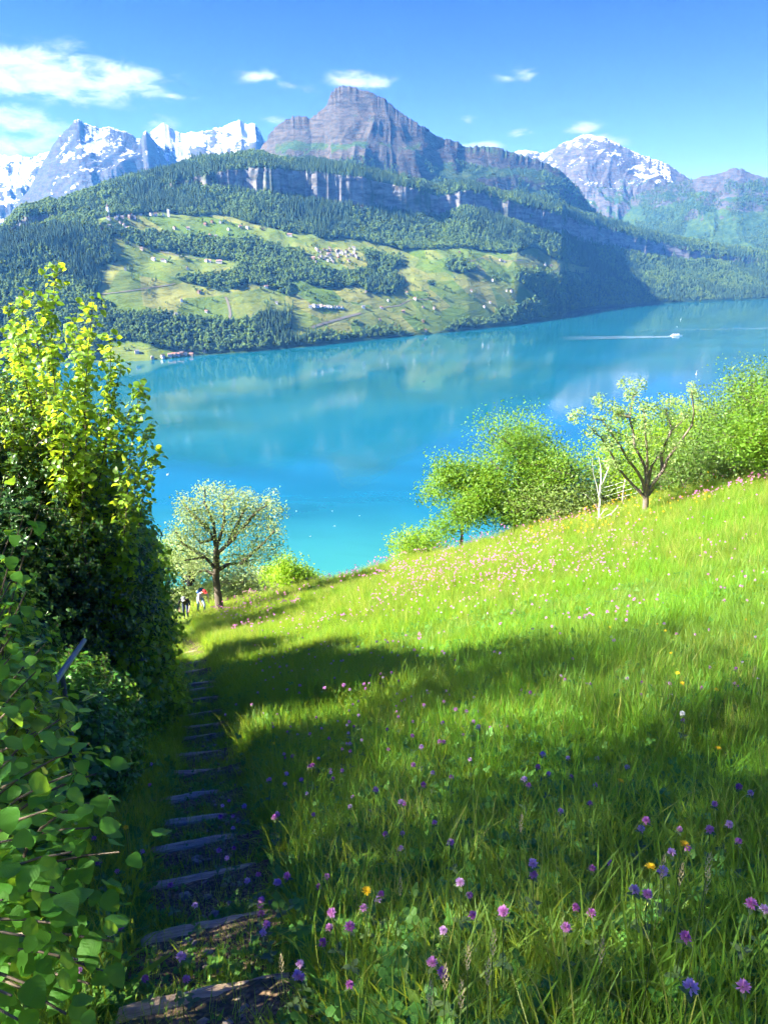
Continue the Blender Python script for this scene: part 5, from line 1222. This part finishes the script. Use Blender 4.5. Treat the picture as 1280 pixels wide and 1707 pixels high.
# ================================================================== BOATS ON THE LAKE
m_white = plain_mat('white_paint', (0.80, 0.80, 0.78), .4, .04); m_dark = plain_mat('dark_hull', (0.05, 0.06, 0.08), .5, .2); m_glass = plain_mat('cabin_glass', (0.04, 0.06, 0.08), .1, .2, 6, .6)
def lake_at(px, py): d = ray(px, py); t = -H/d[2]; return (d[0]*t, d[1]*t, 0.0)
def hull(L, B, Hh, mat, name, parent=None):
    V_ = []; n = 11; prof = [(0, -.35), (.62, -.25), (.92, .15), (1, 1)]
    for i in range(n):
        t = i/(n-1); w = B/2*min(1, (1-t)**.55*1.35)*(.88 if i == 0 else 1); sheer = Hh*(1+.35*t*t)
        sec = [(-a_*w, b_*sheer) for a_, b_ in prof[::-1]]+[(a_*w, b_*sheer) for a_, b_ in prof[1:]]
        V_ += [((t-.5)*L+(.06*L*t*b_/max(sheer, .1) if t > .9 else 0), a_, b_) for a_, b_ in sec]
    k = 7; F_ = [(i*k+j, i*k+j+1, (i+1)*k+j+1, (i+1)*k+j) for i in range(n-1) for j in range(k-1)]+[tuple(range(k))]+[(i*k, (i+1)*k, (i+1)*k+k-1, i*k+k-1) for i in range(n-1)]
    me = bpy.data.meshes.new(name); me.from_pydata(V_, [], F_); return link(name, me, mat, parent)
def box(name, mat, c, s, parent, bev=.0):
    bm = bmesh.new(); bmesh.ops.create_cube(bm, size=1); bmesh.ops.scale(bm, vec=s, verts=bm.verts)
    if bev: bmesh.ops.bevel(bm, geom=bm.edges[:], offset=bev, segments=2, affect='EDGES')
    me = bpy.data.meshes.new(name); bm.to_mesh(me); bm.free(); o = link(name, me, mat, parent); o.location = c; return o
ship = empty('passenger_ship', lake_at(1127, 560), .03); tag(ship, 'white passenger ship crossing the lake ahead of a long wake', 'ship')
hull(46, 9, 2.6, m_white, 'hull', ship); dh = box('deck_house', m_white, (-3, 0, 4.2), (30, 7.4, 2.6), ship, .3); box('window_band', m_glass, (0, 0, .3), (28.6, 7.5, 1.0), dh); ud = box('upper_deck', m_white, (-4, 0, 6.7), (22, 6.4, 2.2), ship, .3); box('window_band', m_glass, (0, 0, .2), (20.6, 6.5, .9), ud)
box('wheelhouse', m_white, (8.5, 0, 7.3), (4.5, 4.5, 2.4), ship, .4); V_, F_ = tube([(-9, 0, 7.8), (-9.4, 0, 10.4)], [1.1, .95], 10); me = bpy.data.meshes.new('funnel'); me.from_pydata([tuple(v) for v in V_], [], F_); link('funnel', me, m_dark, ship)
V_, F_ = tube([(6, 0, 8.5), (6, 0, 13)], [.14, .08], 6); me = bpy.data.meshes.new('mast'); me.from_pydata([tuple(v) for v in V_], [], F_); link('mast', me, m_white, ship)
m_wake, nt, out = new_mat('foam'); b = NB(nt); nn_ = b.noise(b.pos(), .12, 5, .65); tb_ = nt.nodes.new('ShaderNodeBsdfTransparent'); mx = nt.nodes.new('ShaderNodeMixShader')
b.l(b.math('MULTIPLY', b.ramp(nn_, [(.40, 0), (.66, 1)]), b.attr('foam')), mx.inputs[0]); b.l(tb_.outputs[0], mx.inputs[1]); b.l(b.bsdf((.66, .74, .80), .6).outputs[0], mx.inputs[2]); b.l(mx.outputs[0], out.inputs[0])
def wake(name, label, edge_a, edge_b, st0, st1):
    n = 40; V_ = []; fo = []
    for i in range(n):
        t = i/(n-1); pa = np.array(lake_at(*[edge_a[0][k]*(1-t)+edge_a[1][k]*t for k in (0, 1)])); pb = np.array(lake_at(*[edge_b[0][k]*(1-t)+edge_b[1][k]*t for k in (0, 1)]))
        for j in range(7): u = j/6; V_.append(pa*(1-u)+pb*u+np.array([0, 0, .25])); fo.append((st0*(1-t)+st1*t)*(1 if j in (0, 1, 5, 6) else .55)*(0 if j in (0, 6) else 1)*(1 if i < n-1 else 0))
    me = mesh_np(name, np.array(V_), grid_faces(n, 7)); add_attr(me, 'foam', fo); o = link(name, me, m_wake); tag(o, label, 'wake', None, 'stuff')
wake('wake', 'pale foaming wake trailing behind the passenger ship', ((1117, 560), (930, 561)), ((1117, 562.5), (940, 567)), .55, .03)
wake('wake', 'thin old wake line crossing the lake beyond the passenger ship', ((1290, 546.5), (1060, 550)), ((1290, 548), (1060, 551.5)), .28, .04)
def sailboat(px, py, L, sail, label, rz, hm):
    r_ = empty('sailboat', lake_at(px, py), rz); tag(r_, label, 'sailboat'); hull(L, L*.3, L*.10, hm, 'hull', r_)
    V_, F_ = tube([(L*.08, 0, 0), (L*.08, 0, L*1.35)], [.07, .04], 6); me = bpy.data.meshes.new('mast'); me.from_pydata([tuple(v) for v in V_], [], F_); link('mast', me, m_dark, r_)
    if sail:
        for (x0, x1, zt, nm_) in ((L*.06, -L*.42, L*1.3, 'mainsail'), (L*.10, L*.48, L*1.1, 'jib')):
            V_ = []; n = 8
            for i in range(n):
                t = i/(n-1)
                for j in range(5): u = j/4; V_.append((x0+(x1-x0)*u*(1-t), .10*L*math.sin(math.pi*u)*(1-t)*.8, L*.16+(zt-L*.16)*t))
            me = mesh_np(nm_, np.array(V_), grid_faces(n, 5), True); link(nm_, me, m_white, r_)
    return r_
sailboat(1160, 624, 11, True, 'sailboat under full white sail left of the dark trees', 1.1, m_white)
sailboat(706, 636, 9, False, 'sailboat with bare mast alone in mid lake', .4, m_dark)
sailboat(1134, 533, 10, True, 'distant tiny white sailboat beyond the passenger ship', .9, m_white)
for k, (px, py, lb) in enumerate([(1128, 545, 'tiny white motorboat just beyond the passenger ship'), (280, 791, 'small white motorboat on the lake beside the sunlit hazel shoots'), (494, 852, 'small moored boat near the shallow water by the apple tree'), (554, 852, 'small moored boat in deeper water right of the apple tree'), (599, 860, 'small moored boat farthest along the ripples from the apple tree'), (558, 877, 'small moored boat over the shallows between the two trees'), (517, 894, 'small moored boat closest to the shallow shore')]):
    r_ = empty('motorboat', lake_at(px, py), .5+k); tag(r_, lb, 'boat'); L = 6.5 if k < 2 else 2.2
    hull(L, L*.36, L*.12, m_white, 'hull', r_); box('windscreen', m_glass, (L*.05, 0, L*.17), (L*.06, L*.24, L*.1), r_); box('seat', m_dark, (-L*.2, 0, L*.13), (L*.16, L*.2, L*.06), r_)

# ================================================================== HOUSES
m_roof = [plain_mat('roof_tile', c_, .85, .25, .5) for c_ in ((.20, .10, .07), (.13, .085, .065), (.26, .15, .11), (.15, .14, .14))]
m_wall = [plain_mat('house_render', c_, .85, .08, .5) for c_ in ((.46, .43, .37), (.34, .28, .21), (.17, .11, .07), (.52, .50, .46))]
def hill_hit(px, py):
    d = ray(px, py); r = np.linspace(2300, 7600, 2600); a = np.full_like(r, math.atan2(d[0], d[1])); h = np.hypot(d[0], d[1]); z, _ = hill_z(a, r)
    below = H+d[2]/h*r < z; k = int(np.argmax(below)) if below.any() else len(r)-1
    return (r[k]*math.sin(a[0]), r[k]*math.cos(a[0]), float(z[k]))
def house_meshes(w, d, h, rh):
    V_ = [(-w/2, -d/2, -4), (w/2, -d/2, -4), (w/2, d/2, -4), (-w/2, d/2, -4), (-w/2, -d/2, h), (w/2, -d/2, h), (w/2, d/2, h), (-w/2, d/2, h), (-w/2, 0, h+rh), (w/2, 0, h+rh)]
    F_ = [(0, 1, 5, 4), (2, 3, 7, 6), (1, 2, 6, 9, 5), (3, 0, 4, 8, 7)]
    a = bpy.data.meshes.new('house'); a.from_pydata(V_, [], F_)
    e = .7; t = .35; s_ = rh/(d/2)
    R_ = [(-w/2-e, -d/2-e, h-e*s_), (w/2+e, -d/2-e, h-e*s_), (w/2+e, 0, h+rh), (-w/2-e, 0, h+rh), (w/2+e, d/2+e, h-e*s_), (-w/2-e, d/2+e, h-e*s_)]; R_ = [(x, y, z+.04) for x, y, z in R_]; R_ += [(x, y, z+t) for x, y, z in R_]
    rf = bpy.data.meshes.new('roof'); rf.from_pydata(R_, [], [(6, 7, 8, 9), (9, 8, 10, 11), (0, 3, 2, 1), (3, 5, 4, 2), (0, 1, 7, 6), (4, 5, 11, 10), (1, 2, 8, 7), (2, 4, 10, 8), (0, 6, 9, 3), (3, 9, 11, 5)])
    return a, rf
wm = bpy.data.meshes.new('window'); wm.from_pydata([(-.6, 0, -.75), (.6, 0, -.75), (.6, 0, .75), (-.6, 0, .75)], [], [(0, 1, 2, 3)]); wm.materials.append(m_glass)
PROT = []
for (w, d, h, rh) in ((10.5, 8.5, 5.5, 3.4), (13, 9.5, 6.4, 3.6), (9, 7.5, 4.6, 3), (22, 12, 6.5, 4)):
    PROT.append((house_meshes(w, d, h, rh), w, d, h))
gh = random.Random(31)
def house(loc, kind, wi, ri, label, group, rz, windows=True, cat='house'):
    (a, rf), w, d, h = PROT[kind]; o = bpy.data.objects.new('house', a.copy()); o.data.materials.append(m_wall[wi]); COL.objects.link(o); o.location = loc; o.rotation_euler = (0, 0, rz); tag(o, label, cat, group)
    r2 = rf.copy(); r2.materials.append(m_roof[ri]); link('roof', r2, None, o)
    if windows:
        for fx in ((-.3, .3) if w < 15 else (-.36, -.12, .12, .36)):
            for fz in ((.72, .3) if h > 6 else (.5,)):
                q = link('window', wm, None, o); q.location = (fx*w, -d/2-.06, h*fz)
    return o
WN = ['cream', 'tan', 'dark timber', 'white']; RN = ['red-brown', 'dark brown', 'terracotta', 'grey']
def village(pts, label, group, sizes=(0, 1, 2), windows=True, walls=(0, 0, 1, 2, 3)):
    for px, py in pts:
        q = hill_hit(px, py); wi, ri = gh.choice(walls), gh.randrange(4); house((q[0], q[1], q[2]+.5), gh.choice(sizes), wi, ri, f'{WN[wi]} walled {RN[ri]} roofed {label}', group, gh.uniform(-.5, .5)+gh.choice((0, 1.57)), windows)
gv = random.Random(17)
village([(100+gv.uniform(85, 330)/2.56, 320+gv.uniform(98, 162)/2.56) for _ in range(26)]+[(100+x/2.56, 320+y/2.56) for x, y in ((240,97),(255,98),(305,100),(345,100),(390,100),(410,101),(440,100))], 'house of the terrace village below the wooded ridge', 'houses of the terrace village')
village([(100+gv.uniform(1080, 1270)/2.56, 320+gv.uniform(240, 302)/2.56) for _ in range(42)], 'house in the dense hamlet among the hillside woods', 'houses of the woodland hamlet')
village([(500+x/2.56, 360+y/2.56) for x, y in ((45,392),(60,388),(75,390),(90,388),(105,390),(120,392),(135,392),(150,393),(165,394),(182,395),(270,392),(345,393),(350,397))], 'house in the row above the wooded shore', 'row of white houses above the shore', walls=(0, 3))
village([(100+x/2.56, 320+y/2.56) for x, y in ((490,158),(548,160),(600,187),(640,187),(665,192),(715,203),(745,207),(620,142),(650,132),(685,132),(720,162),(770,152),(800,157),(865,162),(350,247),(400,292),(440,297),(452,299),(280,332),(625,297),(640,300),(545,329),(595,432),(520,467),(497,525),(625,515),(880,410),(925,477))]
        +[(500+x/2.56, 360+y/2.56) for x, y in ((280,327),(375,362),(455,332),(490,357),(525,392),(570,397),(785,390),(810,372),(880,322),(900,324),(820,277),(730,322),(680,157),(855,192),(870,197),(1045,212),(1070,215),(535,492),(525,452),(340,447),(440,412))], 'farmhouse standing alone on the far hillside meadows', 'farmhouses on the hillside meadows')
village([(100+x/2.56, 320+y/2.56) for x, y in ((470,702),(488,700),(505,698),(520,696),(537,694),(330,687),(395,712),(440,708),(562,699),(615,684))], 'house at the landing stage on the far shore', 'houses at the far shore landing', (0, 1))
for (px, py, lb) in ((100+980/2.56, 320+188/2.56, 'long barn with brown roof on the upper terrace meadow'), (100+680/2.56, 320+303/2.56, 'long pale barn in the middle of the hillside meadow')):
    q = hill_hit(px, py); house((q[0], q[1], q[2]+.5), 3, 0, 2, lb, None, .1)
for (px, py, hh, lb) in ((100+207/2.56, 320+105/2.56, 34, 'slim white church tower with pointed roof in the terrace village'), (100+465/2.56, 320+104/2.56, 26, 'square white tower beside the wood right of the terrace village')):
    q = hill_hit(px, py); r_ = empty('church_tower', (q[0], q[1], q[2])); tag(r_, lb, 'tower'); box('shaft', m_white, (0, 0, hh/2-2), (8, 8, hh+4), r_)
    V_ = [(-4.6, -4.6, hh), (4.6, -4.6, hh), (4.6, 4.6, hh), (-4.6, 4.6, hh), (0, 0, hh+(14 if hh > 30 else 4))]; me = bpy.data.meshes.new('roof'); me.from_pydata(V_, [], [(0, 1, 4), (1, 2, 4), (2, 3, 4), (3, 0, 4), (3, 2, 1, 0)]); link('roof', me, m_roof[1], r_)
    for dx in (-1.5, 1.5): w_ = link('window', wm, None, r_); w_.location = (dx, -4.06, hh*.8)
# grey house by the near shore, seen over the brow
d = ray(441, 948); t = 738/d[1]; hx = d[0]*t
hr = empty('lakeside_house', (hx, 738, 0.5), .25); tag(hr, 'grey modern house by the near shore beyond the apple tree', 'house')
hgt = float(H+d[2]*t)
box('storey', m_wall[3], (0, 0, hgt*.3), (17, 11, hgt*.6), hr); box('storey', m_wall[3], (2, 1, hgt*.6+hgt*.16), (12, 9, hgt*.32), hr); box('roof', m_roof[3], (2, 1, hgt*.94), (14, 11, hgt*.05), hr); box('terrace', m_roof[3], (0, 0, hgt*.615), (18, 12, hgt*.03), hr)
for fx in (-5.5, 0, 5.5):
    for fz in (.14, .42): box('window', m_glass, (fx, -5.5, hgt*fz), (3.2, .2, hgt*.15), hr)
for fx in (-.5, 4.5): box('window', m_glass, (fx, -3.5, hgt*.77), (3, .2, hgt*.16), hr)
for k, (px, lb) in enumerate(((405, 'brown roofed house left of the grey lakeside house'), (372, 'brown roofed house behind the apple trunk near the shore'), (462, 'brown roofed house right of the grey lakeside house'))):
    d = ray(px, 962); t = 725/d[1]; house((d[0]*t, 725, 1.0), 1, k, k, lb, None, .3*k)
# track and lane on the hillside
m_road = plain_mat('gravel_track', (0.17, 0.15, 0.10), .95, .2, .05)
def track(pts, w):
    P_ = []
    for (x0, y0), (x1, y1) in zip(pts[:-1], pts[1:]):
        for t in np.linspace(0, 1, 10)[:-1]: P_.append(hill_hit(x0+(x1-x0)*t, y0+(y1-y0)*t))
    P_ = np.array(P_); T = np.gradient(P_, axis=0); T[:, 2] = 0; T /= np.linalg.norm(T, axis=1)[:, None]+1e-9; N_ = np.stack([-T[:, 1], T[:, 0], 0*T[:, 0]], -1)
    V_ = np.stack([P_-N_*w/2, P_+N_*w/2], 1).reshape(-1, 3); aa = np.arctan2(V_[:, 0], V_[:, 1]); V_[:, 2] = hill_z(aa, np.hypot(V_[:, 0], V_[:, 1]))[0]+1.6
    tag(link('track', mesh_np('track', V_, grid_faces(len(P_), 2)), m_road), kind='structure')
track([(100+x/2.56, 320+y/2.56) for x, y in ((708,450),(722,490),(728,525),(718,555),(690,590),(650,625),(600,655),(545,685))], 9)
for tr_ in ([(100+x/2.56, 320+y/2.56) for x, y in ((160,440),(300,425),(430,405),(500,392))], [(100+x/2.56, 320+y/2.56) for x, y in ((240,195),(330,235),(480,268),(620,292))], [(500+x/2.56, 360+y/2.56) for x, y in ((340,395),(420,385),(470,360),(560,356))], [(500+x/2.56, 360+y/2.56) for x, y in ((690,205),(780,180),(860,196),(960,190))]): track(tr_, 3.5)
track([(100+x/2.56, 320+y/2.56) for x, y in ((1075,580),(1130,562),(1180,548),(1240,530),(1290,518))], 8)
